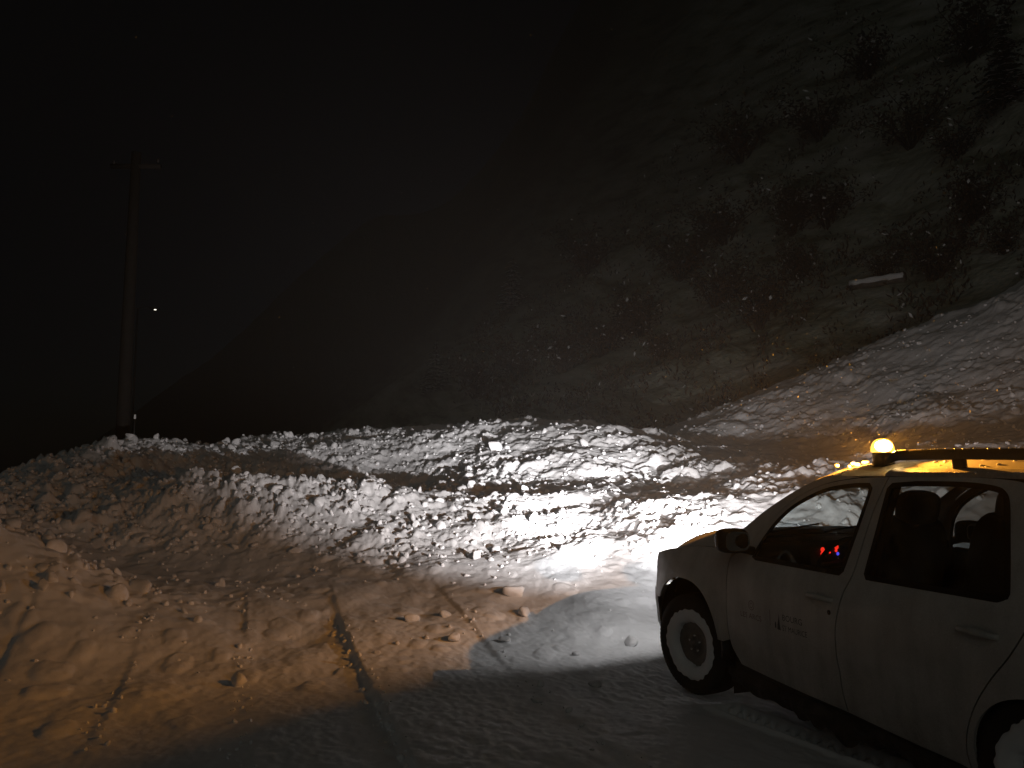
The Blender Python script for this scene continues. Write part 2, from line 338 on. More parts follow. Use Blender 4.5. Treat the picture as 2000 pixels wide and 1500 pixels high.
def base_h(x, y):
    x = np.asarray(x, float).ravel(); y = np.asarray(y, float).ravel(); o = np.empty_like(x)
    for i in range(0, len(x), 40000):
        a = x[i:i+40000]; b = y[i:i+40000]
        o[i:i+40000] = _phi(np.hypot(a[:, None]-CTRL[None, :, 0], b[:, None]-CTRL[None, :, 1])) @ _W[:-3] + _W[-3] + _W[-2]*a + _W[-1]*b
    far = np.hypot(x-5, y+4)
    return np.clip(o, -16, 110) * 1.0 + 0*far

def masks(x, y, zb):
    d = np.hypot(x-5.07, y+3.9)
    # rubble of the slide: beyond the road, before the foot of the hillside
    wob = fbm(x*.5, y*.5, 3, 5)*.25
    D = sstep(.22, .95, zb+wob) * sstep(1.0, -1.0, x+.25*y-.6)
    foot = 27.5 + 2.0*fbm(x*.13, y*.13, 2, 9)
    D = D * (1-sstep(foot-1.2, foot+1.0, d))
    bank = np.exp(-((x+3.7)/.75)**2-((y+6.3)/1.0)**2)
    D = D*(1-.9*bank)
    Hm = sstep(foot-.3, foot+1.5, d) * np.maximum(sstep(-6, -1, y+.25*(x+25)), sstep(34, 38, d))
    return D, Hm, d

RIDGES = ((-3.0, .052, 1.), (-3.88, .030, 1.), (-4.75, .032, 1.), (-5.65, .03, 1.), (-1.85, .026, .7), (-6.6, .03, 1.))
def height(x, y):
    x = np.asarray(x, float).ravel(); y = np.asarray(y, float).ravel()
    zb = base_h(x, y); D, Hm, d = masks(x, y, zb)
    road = (1-D)*(1-Hm)
    near = sstep(14, 6, d)
    z = zb.copy()
    # ploughed and drifted lanes: saw-tooth ridges running along the road
    fade = sstep(-4.6, -3.0, x)*road
    for (yk, h, w) in RIDGES:
        yy = y - (yk + .022*fbm(x*.7, x*0+yk, 3, 41) + .022*fbm(x*6, x*0+yk*3, 3, 43))
        amp = h*np.clip(.8+(.55 if h > .05 else 1.1)*fbm(x*.55, x*0+yk*2, 2, 47)-(0 if h > .05 else .25), .08, 1.3)
        up = .5*np.clip(1-yy/.8, 0, 1)**1.2                       # highest at the edge, falling away to the right
        dn = -.5*np.clip(1+yy/.5, 0, 1)                            # a step down on the left
        edge = sstep(-.06, .0, yy)
        z += fade*amp*1.25*(np.where(yy > 0, up, dn*(1-edge)+.5*edge))
    # drifts, growing towards the slide
    dr = (.10*fbm(x*.55, y*.8, 3, 2) + .05*fbm(x*1.6, y*2.2, 3, 3)) * (1-D*.6) * (.25+.75*sstep(.0, -3.0, x)) * (1-Hm)
    z += dr*sstep(3.0, 1.0, x*.4)
    z += .42*np.exp(-(((x+3.70)/.50)**2+((y+6.66)/.36)**2)**2)     # block of snow pushed aside by the plough
    # small drifts with a lee side behind crumbs of snow
    z += road*.05*sstep(-.5, -2.4, x+.25*y)*lumps(x*2.6, y*3.4, 77, .15, .55, .45)
    # crusty ripples
    z += road*near*(.010*fbm(x*9, y*13, 3, 11) + .006*fbm(x*24, y*30, 2, 12))
    # the slide itself: heaps, blocks, clods
    left = sstep(4.0, -5.0, y-.15*x)
    sz = .85+.35*left
    z += D*(.15*fbm(x*.42, y*.42, 3, 21) + .15*fbm(x*1.1, y*1.1, 3, 22) - .11*sz)
    wx = x + .16*fbm(x*2.2, y*2.2, 3, 51) + .05*fbm(x*9, y*9, 2, 53); wy = y + .16*fbm(x*2.2+9, y*2.2, 3, 52) + .05*fbm(x*9+5, y*9, 2, 54)
    rough = np.clip(.85+1.2*fbm(x*.8+3, y*.8, 3, 57), .45, 1.3)
    z += D*sz*rough*(.13*lumps(wx*1.9, wy*1.9, 61, .2, .6, .4) + .10*lumps(wx*4.1+.3, wy*4.1, 62, .22, .62, .6) + .075*lumps(wx*8.2, wy*8.2+.7, 63, .25, .62, .75) + .10*(.5-np.abs(fbm(x*2.6, y*2.6, 4, 24))) + .05*fbm(x*12, y*12, 3, 25))
    # hillside: gullies and hummocks
    z += Hm*(1.1*fbm(x*.12, y*.12, 4, 31) + .35*fbm(x*.6, y*.6, 3, 32))
    # print of the front tyre behind the wheel
    yc = -.775 + .13*np.clip(x-.15, 0, 3)**1.1
    t = (y-yc); inside = sstep(.105, .085, np.abs(t))*sstep(.12, .3, x)*sstep(4.6, 3.6, x)
    lug = .5+.5*np.cos(2*math.pi*(x + .25*np.abs(t))/.085)
    z += inside*(-.085 + .06*sstep(.35, .65, lug)*sstep(.03, .055, np.abs(t))) + .026*np.exp(-((np.abs(t)-.125)/.022)**2)*sstep(.12, .3, x)*sstep(4.6, 3.6, x)
    # the two front wheels press into the crust
    z -= .02*np.exp(-((x-.02)/.16)**2-((y+.78)/.14)**2)
    return z, D, Hm

def axis(knots):
    """knots: list of (position, spacing); spacing changes linearly between knots"""
    out = [knots[0][0]]; k = 0
    while out[-1] < knots[-1][0]:
        p = out[-1]
        while k < len(knots)-2 and p >= knots[k+1][0]: k += 1
        (a, sa), (b, sb) = knots[k], knots[k+1]
        out.append(p + max(.004, sa+(sb-sa)*min(1, max(0, (p-a)/(b-a)))))
    return np.array(out)

gx = axis([(-130, 6), (-60, 1.3), (-30, .45), (-20, .12), (-15, .06), (-10, .045), (-6, .032), (-2.5, .020), (-.5, .015), (2.4, .015), (3.2, .06), (6, .3), (14, 1.2)])
gy = axis([(-70, 5), (-22, .9), (-12, .22), (-8, .05), (-5.5, .022), (-4, .016), (-1.1, .014), (-.95, .011), (-.45, .011), (-.2, .02), (2, .036), (7, .05), (12, .07), (17, .16), (30, .4), (60, 1.6), (85, 4)])
GX, GY = np.meshgrid(gx, gy, indexing='ij')
GZ, GD, GH = height(GX, GY)
nx, ny = len(gx), len(gy)
GV = np.c_[GX.ravel(), GY.ravel(), GZ]
ii = np.arange(nx*ny).reshape(nx, ny)
QF = np.stack([ii[:-1, :-1], ii[1:, :-1], ii[1:, 1:], ii[:-1, 1:]], -1).reshape(-1, 4)
qd = GD[QF].mean(1); qh = GH[QF].mean(1)
def sub_mesh(name, keep, mat):
    f = QF[keep]; used = np.unique(f); rm = np.full(len(GV), -1); rm[used] = np.arange(len(used))
    return fast_mesh(name, GV[used], rm[f], mat)
is_r = (qd > .30) & (qh < .5); is_h = (qh >= .5)
o = sub_mesh("snow_covered_road", ~is_r & ~is_h, M_SNOW); tag(o, "snow covered road with drifted ridges along the lanes", "road", kind="structure")
o = sub_mesh("avalanche_ground", is_r, M_RUBBLE); tag(o, "heaped bed of the avalanche snow across the road", "avalanche snow", kind="structure")
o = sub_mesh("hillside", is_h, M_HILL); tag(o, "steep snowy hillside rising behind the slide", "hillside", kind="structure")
_gz = GZ.reshape(nx, ny)
def zat(x, y):
    x = np.asarray(x, float); y = np.asarray(y, float)
    i = np.clip(np.searchsorted(gx, x)-1, 0, nx-2); j = np.clip(np.searchsorted(gy, y)-1, 0, ny-2)
    a = (x-gx[i])/(gx[i+1]-gx[i]); b = (y-gy[j])/(gy[j+1]-gy[j])
    return (_gz[i, j]*(1-a)+_gz[i+1, j]*a)*(1-b) + (_gz[i, j+1]*(1-a)+_gz[i+1, j+1]*a)*b

# ------------------------------------------------------------------ the car
HZ = np.array([[.10,.78],[.22,.815],[.30,.845],[.40,.866],[.55,.880],[.70,.887],[.82,.885],[.92,.872],[.98,.852],[1.03,.826],[1.10,.797],[1.25,.735],[1.40,.675],[1.50,.633],[1.56,.600],[1.62,.55],[1.8,.3]])
def pchip(X, Y, x):
    x = np.clip(x, X[0], X[-1]); h = np.diff(X); d = np.diff(Y)/h; m = np.zeros_like(X)
    dd = np.where(d == 0, 1, d)
    m[1:-1] = np.where(d[:-1]*d[1:] > 0, 3*(h[:-1]+h[1:])/((2*h[1:]+h[:-1])/dd[:-1]+(h[1:]+2*h[:-1])/dd[1:]), 0); m[0] = d[0]; m[-1] = d[-1]
    i = np.clip(np.searchsorted(X, x)-1, 0, len(X)-2); t = (x-X[i])/h[i]
    return (1+2*t)*(1-t)**2*Y[i]+t*(1-t)**2*h[i]*m[i]+t*t*(3-2*t)*Y[i+1]+t*t*(t-1)*h[i]*m[i+1]
FR_ARCH = (0.0, .335, .415, .47); RR_ARCH = (2.74, .30, .39, .37)
def half(x, z):
    x = np.asarray(x, float); z = np.asarray(z, float)
    h = pchip(HZ[:, 0], HZ[:, 1], z)
    a = np.clip((-x-.12)/.72, 0, .99999); h = h*(1-a**3.5)**(1/3.5)
    b = np.clip((x-2.9)/.62, 0, .9999); h = h*(1-b**3)**(1/3)
    for (cx, cz, ra, rb) in (FR_ARCH, RR_ARCH):
        rho = np.hypot((x-cx)/ra, (z-cz)/rb)
        h = h+.030*np.exp(-((rho-1.05)/.18)**2)*np.clip((z-.15)/.2, 0, 1)*np.clip((.95-z)/.1, 0, 1)
    # shallow crease above the sill and along the shoulder
    h = h - .006*np.exp(-((z-.50)/.05)**2)*np.clip((x-.6)/.2, 0, 1)*np.clip((2.2-x)/.2, 0, 1)
    return h

def cr(P, n=6):
    """Catmull-Rom through points (open)"""
    P = [np.array(p, float) for p in P]; out = []
    Q = [2*P[0]-P[1]] + P + [2*P[-1]-P[-2]]
    for i in range(1, len(Q)-2):
        for k in range(n):
            t = k/n; a, b, c, d = Q[i-1], Q[i], Q[i+1], Q[i+2]
            out.append(tuple(.5*(2*b+(c-a)*t+(2*a-5*b+4*c-d)*t*t+(3*b-a-3*c+d)*t**3)))
    out.append(tuple(P[-1])); return out

def dens(L, step=.03):
    out = []; n = len(L)
    for i in range(n):
        a = np.array(L[i]); b = np.array(L[(i+1) % n]); k = max(1, int(np.linalg.norm(b-a)/step))
        for j in range(k): out.append(tuple(a+(b-a)*j/k))
    return out

def area2(L):
    a = np.array(L); return np.sum(a[:, 0]*np.roll(a[:, 1], -1)-np.roll(a[:, 0], -1)*a[:, 1])/2

def offset(L, d):
    """move a closed outline inwards by d (negative: outwards)"""
    a = np.array(L); s = 1 if area2(L) > 0 else -1
    t = np.roll(a, -1, 0)-np.roll(a, 1, 0); t /= (np.linalg.norm(t, axis=1)[:, None]+1e-9)
    nrm = np.c_[-t[:, 1], t[:, 0]]*s
    return [tuple(p) for p in a+nrm*d]

def pip(pts, L):
    a = np.array(L); x, y = pts[:, 0], pts[:, 1]; ins = np.zeros(len(pts), bool); j = len(a)-1
    for i in range(len(a)):
        c = ((a[i, 1] > y) != (a[j, 1] > y)) & (x < (a[j, 0]-a[i, 0])*(y-a[i, 1])/(a[j, 1]-a[i, 1]+1e-12)+a[i, 0]); ins ^= c; j = i
    return ins

def cdt(outer, holes=(), grid=.05):
    loops = [dens(outer)]+[dens(h) for h in holes]
    V = []; E = []
    for L in loops:
        k = len(V); V += L; E += [(k+i, k+(i+1) % len(L)) for i in range(len(L))]
    nb = len(V)
    a = np.array(loops[0]); lo, hi = a.min(0), a.max(0)
    gx_, gz_ = np.meshgrid(np.arange(lo[0]+grid/2, hi[0], grid), np.arange(lo[1]+grid/2, hi[1], grid)); p = np.c_[gx_.ravel(), gz_.ravel()]
    ok = pip(p, loops[0])
    for h in loops[1:]: ok &= ~pip(p, h)
    p = p[ok]; B = np.array(V)
    if len(p):
        dmin = np.sqrt(((p[:, None]-B[None])**2).sum(-1)).min(1); p = p[dmin > .02]
    V = V+[tuple(q) for q in p]
    r = delaunay_2d_cdt([Vector(v) for v in V], E, [], 0, 1e-5)
    vv = np.array([tuple(v) for v in r[0]]); ff = np.array([f for f in r[2]])
    c = vv[ff].mean(1); ok = pip(c, loops[0])
    for h in loops[1:]: ok &= ~pip(c, h)
    return vv, [tuple(f) for f in ff[ok]], loops

def side_panel(name, outer, holes, s, mat, parent, inset=0.0, gap=.0035, flange=.02, flange_holes=True, surf=half):
    """a sheet on the body side: outline in (x,z), bent to the side surface, with a returned edge; s=-1 left, +1 right"""
    if gap: outer = offset(dens(outer), gap)
    vv, ff, loops = cdt(outer, holes)
    y = s*(surf(vv[:, 0], vv[:, 1])-inset)
    b = MB(); V = np.c_[vv[:, 0], y, vv[:, 1]]
    e = []
    for f in ff:   # outward = side s
        p = V[list(f)]; n = np.cross(p[1]-p[0], p[2]-p[0]); e.append(f if n[1]*s > 0 else f[::-1])
    b.add(V, e)
    if flange:
        for q, L in enumerate(loops if flange_holes else loops[:1]):
            L2 = offset(L, .004 if q == 0 else -.004)
            A = [(p[0], s*(float(surf(p[0], p[1]))-inset), p[1]) for p in L]
            Bq = [(p[0], s*(float(surf(p[0], p[1]))-inset-.006), p[1]) for p in L2]
            Cq = [(p[0], s*(float(surf(p[0], p[1]))-inset-flange), p[1]) for p in L2]
            G = [A+[A[0]], Bq+[Bq[0]], Cq+[Cq[0]]]; b.grid(G, flip=(area2(L)*s > 0) != (q > 0))
    return b.build(name, mat, parent)

def side_shell(name, outer, s, mat, parent, inset, thick=.02):
    vv, ff, loops = cdt(outer); b = MB()
    for d in (inset, inset+thick): b.add(np.c_[vv[:, 0], s*(half(vv[:, 0], vv[:, 1])-d), vv[:, 1]], ff)
    L = loops[0]
    G = [[(p[0], s*(float(half(p[0], p[1]))-d), p[1]) for p in L+[L[0]]] for d in (inset, inset+thick)]; b.grid(G)
    return b.build(name, mat, parent)

GAP1 = cr([(.602,.335),(.575,.372),(.545,.41),(.522,.458),(.504,.56),(.500,.70),(.503,.904),(.497,1.005)], 5)
GAP2 = cr([(1.672,1.549),(1.650,1.45),(1.623,1.30),(1.607,1.037),(1.575,.93),(1.548,.84),(1.522,.74),(1.516,.612),(1.525,.47),(1.545,.300)], 5)
GAP3 = cr([(2.500,1.52),(2.545,1.42),(2.60,1.22),(2.645,1.05),(2.640,.98),(2.605,.905),(2.55,.815),(2.467,.711),(2.399,.608),(2.354,.519),(2.318,.41),(2.300,.268)], 5)
DOORTOP = cr([(.60,1.055),(.66,1.12),(.76,1.235),(.87,1.335),(1.0,1.425),(1.2,1.503),(1.45,1.54),(1.672,1.549)], 5)
REARTOP = cr([(1.672,1.549),(1.95,1.555),(2.25,1.55),(2.42,1.538),(2.500,1.52)], 4)
FWIN = [(.735,1.033),(.755,1.085)]+cr([(.785,1.145),(.862,1.255),(.991,1.360),(1.201,1.452),(1.40,1.486),(1.545,1.493)], 5)+[(1.562,1.480),(1.560,1.43),(1.516,1.040),(1.508,1.031)]
RWIN = [(1.712,1.033),(1.700,1.046),(1.704,1.482),(1.716,1.496)]+cr([(1.87,1.507),(2.15,1.507),(2.32,1.492),(2.378,1.468),(2.405,1.42),(2.438,1.293),(2.492,1.075),(2.488,1.050),(2.462,1.036)], 4)
QWIN = [(2.675,1.07),(2.63,1.22),(2.585,1.40),(2.60,1.44),(2.78,1.455),(2.98,1.43),(3.06,1.34),(3.05,1.28),(2.93,1.10),(2.89,1.07)]
def arch(A, a0, a1, n=26):
    cx, cz, ra, rb = A
    return [(cx+ra*math.copysign(abs(math.cos(R(a0+(a1-a0)*i/n)))**.86, math.cos(R(a0+(a1-a0)*i/n))), cz+rb*abs(math.sin(R(a0+(a1-a0)*i/n)))**.86*(1 if math.sin(R(a0+(a1-a0)*i/n)) > 0 else -1)) for i in range(n+1)]
FTOP = cr([(.497,1.060),(.25,1.052),(0,1.035),(-.25,.998),(-.40,.965),(-.48,.945)], 4)
FENDER = [p for p in GAP1 if p[1] > .458] + FTOP + [(-.47,.80),(-.49,.68),(-.47,.62)] + arch(FR_ARCH, 146, 15) + [(.405,.455),(.46,.452)]
FDOOR = GAP1 + [(.53,1.03)] + DOORTOP[0:-1] + GAP2 + [(1.2,.306),(.9,.318)]
RDOOR = GAP2[::-1] + REARTOP[1:-1] + GAP3 + [(2.0,.275),(1.8,.285)]
QUARTER = GAP3[::-1] + cr([(2.62,1.53),(2.9,1.52),(3.10,1.50)], 3) + cr([(3.18,1.44),(3.30,1.25),(3.38,1.05),(3.40,.80),(3.39,.62)], 4) + [(3.15,.60),(3.135,.45)] + arch(RR_ARCH, 12, 168)[::1] + [(2.352,.30),(2.352,.262)]
APIL = cr([(.34,1.062),(.44,1.13),(.566,1.222),(.711,1.327),(.929,1.449),(1.125,1.532),(1.22,1.556)], 4) + [(1.30,1.553),(1.45,1.5425)] + DOORTOP[::-1][8:] + [(.53,1.032),(.50,1.06)]

car = empty("pickup_car", (1.336, 0, 0)); car.name = "off_road_car"
tag(car, "white off-road car with roof rails and muddy sills parked facing the avalanche", "car")
P_END = (-.48,)
def frame_ring(name, win, s, parent, w=.020):
    out = offset(dens(win, .03), -w)
    return side_panel(name, out, [offset(dens(win, .03), .006)], s, M_SEAL, parent, inset=-.0015, gap=0, flange=.012)

for s in (-1, 1):
    side_panel("front_fender", FENDER, [], s, M_PAINT, car)
    side_panel("windscreen_pillar", APIL, [], s, M_PAINT, car, inset=.004, gap=.001)
    fd = side_panel("front_door", FDOOR, [offset(dens(FWIN), -.004)], s, M_PAINT, car)
    side_panel("window_glass", offset(dens(FWIN), -.012), [], s, M_SIDE_GLASS, fd, inset=.012, gap=0, flange=0)
    frame_ring("window_seal", FWIN, s, fd)
    side_shell("door_trim", [(.52,.36),(.56,1.0),(.74,1.018),(1.50,1.018),(1.50,.74),(1.50,.34)], s, M_DARK, fd, .055)
    rd = side_panel("rear_door", RDOOR, [offset(dens(RWIN), -.004)], s, M_PAINT, car)
    side_panel("window_glass", offset(dens(RWIN), -.012), [], s, M_REAR_GLASS, rd, inset=.012, gap=0, flange=0)
    frame_ring("window_seal", RWIN, s, rd)
    side_shell("door_trim", [(1.56,.34),(1.56,.80),(1.66,1.018),(2.48,1.018),(2.60,.98),(2.40,.66),(2.33,.34)], s, M_DARK, rd, .055)
    # middle pillar inside, behind the gap between the doors
    side_shell("door_pillar", [(1.50,.32),(1.49,.7),(1.575,1.04),(1.60,1.5),(1.70,1.5),(1.68,1.04),(1.60,.7),(1.60,.32)], s, M_DARK, car, .030, .05)
    side_shell("rear_pillar", [(2.36,.42),(2.52,.72),(2.66,.92),(2.66,1.08),(2.52,1.50),(2.42,1.50),(2.50,1.04),(2.44,.9),(2.30,.5)], s, M_DARK, car, .030, .05)
    side_shell("front_pillar", [(.44,.47),(.43,1.0),(.60,1.04),(.60,.5)], s, M_DARK, car, .030, .05)
    qp = side_panel("quarter_panel", QUARTER, [offset(dens(QWIN), -.004)], s, M_PAINT, car)
    side_panel("window_glass", offset(dens(QWIN), -.012), [], s, M_SIDE_GLASS, qp, inset=.012, gap=0, flange=0)
    frame_ring("window_seal", QWIN, s, qp)
    # door handles: a pull bar over a dished recess
    for (door, hx) in ((fd, 1.40), (rd, 2.395)):
        hy = lambda x, z: s*(float(half(x, z)))
        b = MB(); n = 14
        for i in range(n+1):
            t = i/n; x = hx-.105+.21*t; z = .884+.006*math.sin(math.pi*t)-.006*t
            bow = .034*math.sin(math.pi*min(1, max(0, t)))**.45
            w = .016-.004*abs(2*t-1)
            ring = [(x, hy(x, z)+s*(bow+.010*math.cos(a)-.004), z+w*math.sin(a)) for a in [2*math.pi*k/10 for k in range(10)]]
            b.v += ring
        for i in range(n):
            for k in range(10): b.f.append((i*10+k, i*10+(k+1) % 10, (i+1)*10+(k+1) % 10, (i+1)*10+k))
        b.f += [tuple(range(10)), tuple(n*10+k for k in range(10))]
        b.build("handle", M_PAINT, door)
        rec = [(hx+.075*math.cos(a), .868+.040*math.sin(a)) for a in [2*math.pi*k/28 for k in range(28)]]
        b = MB()
        rings = []
        for q, (f, dp) in enumerate(((1, .0012), (.86, -.004), (.5, -.012), (.05, -.014))):
            rings.append([(hx+.075*f*math.cos(a), s*(float(half(hx+.075*f*math.cos(a), .866+.040*f*math.sin(a)))+max(dp, -.014)*.35+.001), .866+.040*f*math.sin(a)) for a in [2*math.pi*k/28 for k in range(29)]])
        b.grid(rings); b.build("handle_recess", M_PAINT, door)
    b = MB(); lk = 1.476; b.lathe([(.001, .004), (.010, .004), (.013, .002), (.0135, -.002)], (lk, s*float(half(lk, .812)), .812), 'y', 20, s); b.build("lock", M_BLACK, fd)
    # sill with hanging frozen slush
    SILL = [(.53,.345),(.602,.333),(.9,.316),(1.2,.304),(1.545,.298),(1.8,.283),(2.0,.273),(2.30,.266),(2.345,.262),(2.345,.205),(1.4,.215),(.50,.235)]
    sill = side_panel("sill", SILL, [], s, M_BLACK, car, inset=.016, gap=.001, flange=.06)
    b = MB(); N = 90; rows = []
    for i in range(N+1):
        x = .44+1.92*i/N
        low = .165 + .055*float(fbm(np.array([x*3.1]), np.array([s*2.0]), 3, 71)[0]) - .055*max(0, float(fbm(np.array([x*9.]), np.array([s+.5]), 2, 73)[0]))*2
        top = .315-.022*(x-.5); yo = .835+.02*float(fbm(np.array([x*6.]), np.array([s*3.]), 2, 75)[0])
        rr = []
        for k in range(12):
            a = 2*math.pi*k/12; zz = (top+low)/2+(top-low)/2*math.sin(a); yy = yo-.05+.05*math.cos(a)*(1+.35*float(fbm(np.array([x*14+k]), np.array([k*.7]), 2, 79)[0]))
            rr.append((x+.01*math.sin(k*3+i), s*yy, zz+.008*float(vnoise(np.array([x*40.]), np.array([k*1.3]), 5)[0])))
        rows.append(rr+[rr[0]])
    b.grid(rows); sl = b.build("frozen_slush", M_SLUSH, sill); sl["label"] = "ragged dirty frozen slush hanging under the sill"
    # wheel arch liners and mud flaps
    for A, wx in ((FR_ARCH, 0), (RR_ARCH, 2.69)):
        b = MB(); rows = []
        for yy in (.872, .80, .52):
            rows.append([(x, s*min(yy, float(half(x, z))-.01), z) for (x, z) in arch((A[0], A[1], A[2]+.004, A[3]+.004), -28, 208, 30)])
        b.grid(rows); b.build("wheel_arch_liner", M_BLACK, car)
    b = MB(); b.box((.405, s*.72-.0, .33), (.43, s*.72+s*.155, .47)); b.build("mud_flap", M_BLACK, car)
    # roof rail
    b = MB(); pts = []
    for i in range(26):
        x = 1.615+1.385*(i/25)**1.3; z = 1.652-.030*((x-1.85)/1.1)**2-.02*float(1-sstep(1.62, 1.70, np.array(x))); pts.append((x, z))
    rows = []
    for (x, z) in pts:
        e = min(1, (x-1.60)/.06, (3.01-x)/.06); e = max(.30, e)
        prof = [(-.014, -.014), (-.018, .010), (-.016, .032), (.0, .040), (.013, .033), (.016, .010), (.013, -.014)]
        rows.append([(x, s*.568+s*(-py), z-.02*(1-e)+pz*e) for (py, pz) in prof]+[(x, s*.568, z-.02*(1-e)-.016*e)])
    b.grid(rows); k = len(b.v); b.f.append(tuple(range(8))); b.f.append(tuple(range(len(rows)*8-8, len(rows)*8)))
    rail = b.build("roof_rail", M_RAIL, car)
    for fx in (2.08, 2.92):
        q = MB(); q.sup((fx, s*.562, 1.606-.03*((fx-1.85)/1.1)**2), (.04, .014, .045), .5, .5, 14, 8); q.build("rail_foot", M_BLACK, rail)
    # light moulding in the channel outboard of the rail
    b = MB(); rows = []
    for x in np.linspace(1.645, 3.02, 40):
        ze = float(np.interp(x, [1.10,1.22,1.35,1.7,2.2,2.6,3.12], [1.524,1.546,1.548,1.551,1.551,1.541,1.515]))
        e = min(1, (x-1.635)/.03)
        rows.append([(x, s*.548, ze+.030), (x, s*.552, ze+.040+.006*e), (x, s*.570, ze+.034+.006*e), (x, s*.590, ze+.024+.006*e), (x, s*.608, ze+.014+.005*e), (x, s*.610, ze-.002)])
    b.grid(rows, flip=(s > 0)); b.f.append(tuple(range(6))); b.build("roof_moulding", M_MOULD, car)
    # side mirror
    b = MB(); b.sup((.735, s*.985, 1.140), (.062, .108, .078), .62, .62, 28, 16, Matrix.Rotation(s*R(8), 3, 'Z')); 
    b.tube([(.70, s*.80, 1.062), (.71, s*.86, 1.075), (.725, s*.92, 1.09)], [.03, .026, .03], 12)
    mir = b.build("side_mirror", M_BLACK, car)
    b = MB(); rows = []
    for f in (1, .6, .02):
        rows.append([(.798-.004*(1-f)-s*0*f, s*(.985+.088*f*math.copysign(abs(math.cos(a))**.6, math.cos(a))), 1.140+.060*f*math.copysign(abs(math.sin(a))**.6, math.sin(a))) for a in [2*math.pi*k/32 for k in range(33)]])
    b.grid(rows, flip=(s > 0)); b.build("mirror_glass", M_MIRROR, mir)
    # tail lamps
    TL = [(3.17,.98),(3.18,1.40),(3.24,1.33),(3.33,1.10),(3.345,.98)]
    side_panel("tail_lamp", TL, [], s, M_TAIL, car, inset=-.006, gap=0, flange=.02)

# lettering on the front doors, draped on the door skin
def lettering(text, x0, z0, size, s, mat, parent, sx=1.0, name="lettering"):
    cu = bpy.data.curves.new("t", 'FONT'); cu.body = text; cu.size = size; cu.resolution_u = 3
    to = bpy.data.objects.new("t", cu); COL.objects.link(to)
    bpy.context.view_layer.update()
    me = to.evaluated_get(bpy.context.evaluated_depsgraph_get()).to_mesh()
    bm_ = bmesh.new(); bm_.from_mesh(me); bmesh.ops.triangulate(bm_, faces=bm_.faces[:])
    wd = max(v.co.x for v in bm_.verts)
    V = []
    for v in bm_.verts:
        x = x0+v.co.x*sx if s < 0 else x0+(wd-v.co.x)*sx
        z = z0+v.co.y
        V.append((x, s*(float(half(x, z))+.0012), z))
    F = [tuple(v.index for v in f.verts) for f in bm_.faces]; bm_.free()
    COL.objects.unlink(to); bpy.data.objects.remove(to); bpy.data.curves.remove(cu)
    return mk(name, V, F, mat, parent, False)
doors = [o for o in car.children if o.name.startswith("front_door")]
def on_door(poly, s, mat, parent, name):
    V = [(x, s*(float(half(x, z))+.0012), z) for x, z in poly]
    return mk(name, V, [tuple(range(len(V)))], mat, parent, False)
for s, door in ((-1, doors[0]), (1, doors[1])):
    lettering("LES ARCS", .655, .655, .046, s, M_INKRED, door, 1.15)
    b = MB()
    for rr, sq in ((.026, 1.0), (.013, .9)):
        rows = [[(.775+(rr+q)*math.cos(a)*sq, 0, .738+(rr+q)*math.sin(a)) for a in [2*math.pi*k/28 for k in range(29)]] for q in (0, .004)]
        rows = [[(x, s*(float(half(x, z))+.0012), z) for x, _, z in r_] for r_ in rows]; b.grid(rows)
    b.build("emblem", M_INKRED, door, False)
    on_door([(.957,.648),(.961,.648),(.961,.742),(.957,.742)], s, M_INKRED, door, "lettering_bar")
    on_door([(1.005,.645),(1.018,.645),(1.018,.672),(1.012,.684),(1.005,.668)], s, M_INK, door, "lettering_mark")
    on_door([(1.026,.640),(1.058,.637),(1.052,.67),(1.046,.735),(1.040,.70),(1.030,.67)], s, M_INK, door, "lettering_mark")
    lettering("BOURG", 1.075, .700, .050, s, M_INK, door, 1.05)
    lettering("ST MAURICE", 1.072, .640, .046, s, M_INK, door, .86)

# bonnet
def plan(psi, z, dx=0.0, out=0.0):
    """point of the front skin: psi 0..pi runs from the left side round the nose to the right side"""
    h = float(half(0.8, z))+out; c, sn = math.cos(psi), math.sin(psi)
    # psi=0 left flank, pi/2 centre of the nose, pi right flank
    a = abs(sn)**(2/3.5); y = -math.copysign(abs(c)**(2/3.5), c)*h
    return (-.12-(.72+out)*a+dx, y, z)
def slant(z): return float(np.interp(z, [.18,.25,.40,.55,.66,.72,.80,.855,.895,.92], [.07,.045,.01,0,.010,.028,.080,.140,.195,.22]))
psi0 = math.asin(((.48-.12)/.72)**(3.5/2))
bd = [psi0+(math.pi-2*psi0)*k/60 for k in range(61)]
def front_piece(name, z0, z1, pa, pb, mat, parent, inset=0.0, nz=6, flange=True):
    ps = [p for p in bd if pa-1e-6 <= p <= pb+1e-6]
    b = MB(); zs = [z0+(z1-z0)*k/nz for k in range(nz+1)]
    G = [[plan(p, z, slant(z), -inset) for p in ps] for z in zs]
    if flange:
        G = [[plan(p, zs[0], slant(zs[0])+.04, -inset-.03) for p in ps]]+G+[[plan(p, zs[-1], slant(zs[-1])+.05, -inset-.03) for p in ps]]
    b.grid(G); return b.build(name, mat, parent)
bumper = front_piece("front_bumper", .395, .66, psi0, math.pi-psi0, M_PAINT, car)
front_piece("lower_bumper", .20, .39, psi0, math.pi-psi0, M_BLACK, car, .004)
gl = front_piece("grille", .668, .845, bd[23], bd[37], M_BLACK, car, .03)
for z in (.70, .75, .80):
    b = MB(); G = [[plan(p, z+dz, slant(z)+dd, -.012) for p in bd[24:37]] for dz, dd in ((-.012, .02), (-.010, 0), (.010, 0), (.012, .02))]; b.grid(G); b.build("grille_bar", M_CHROME if z == .75 else M_BLACK, gl)
front_piece("nose_panel", .85, .895, bd[10], bd[50], M_PAINT, car, .002, 2)
M_LENS = glass("lamp_lens", (.9, .9, .92), .05)
M_LAMP = emit("headlamp_bulb", (1, .97, .92), 60)

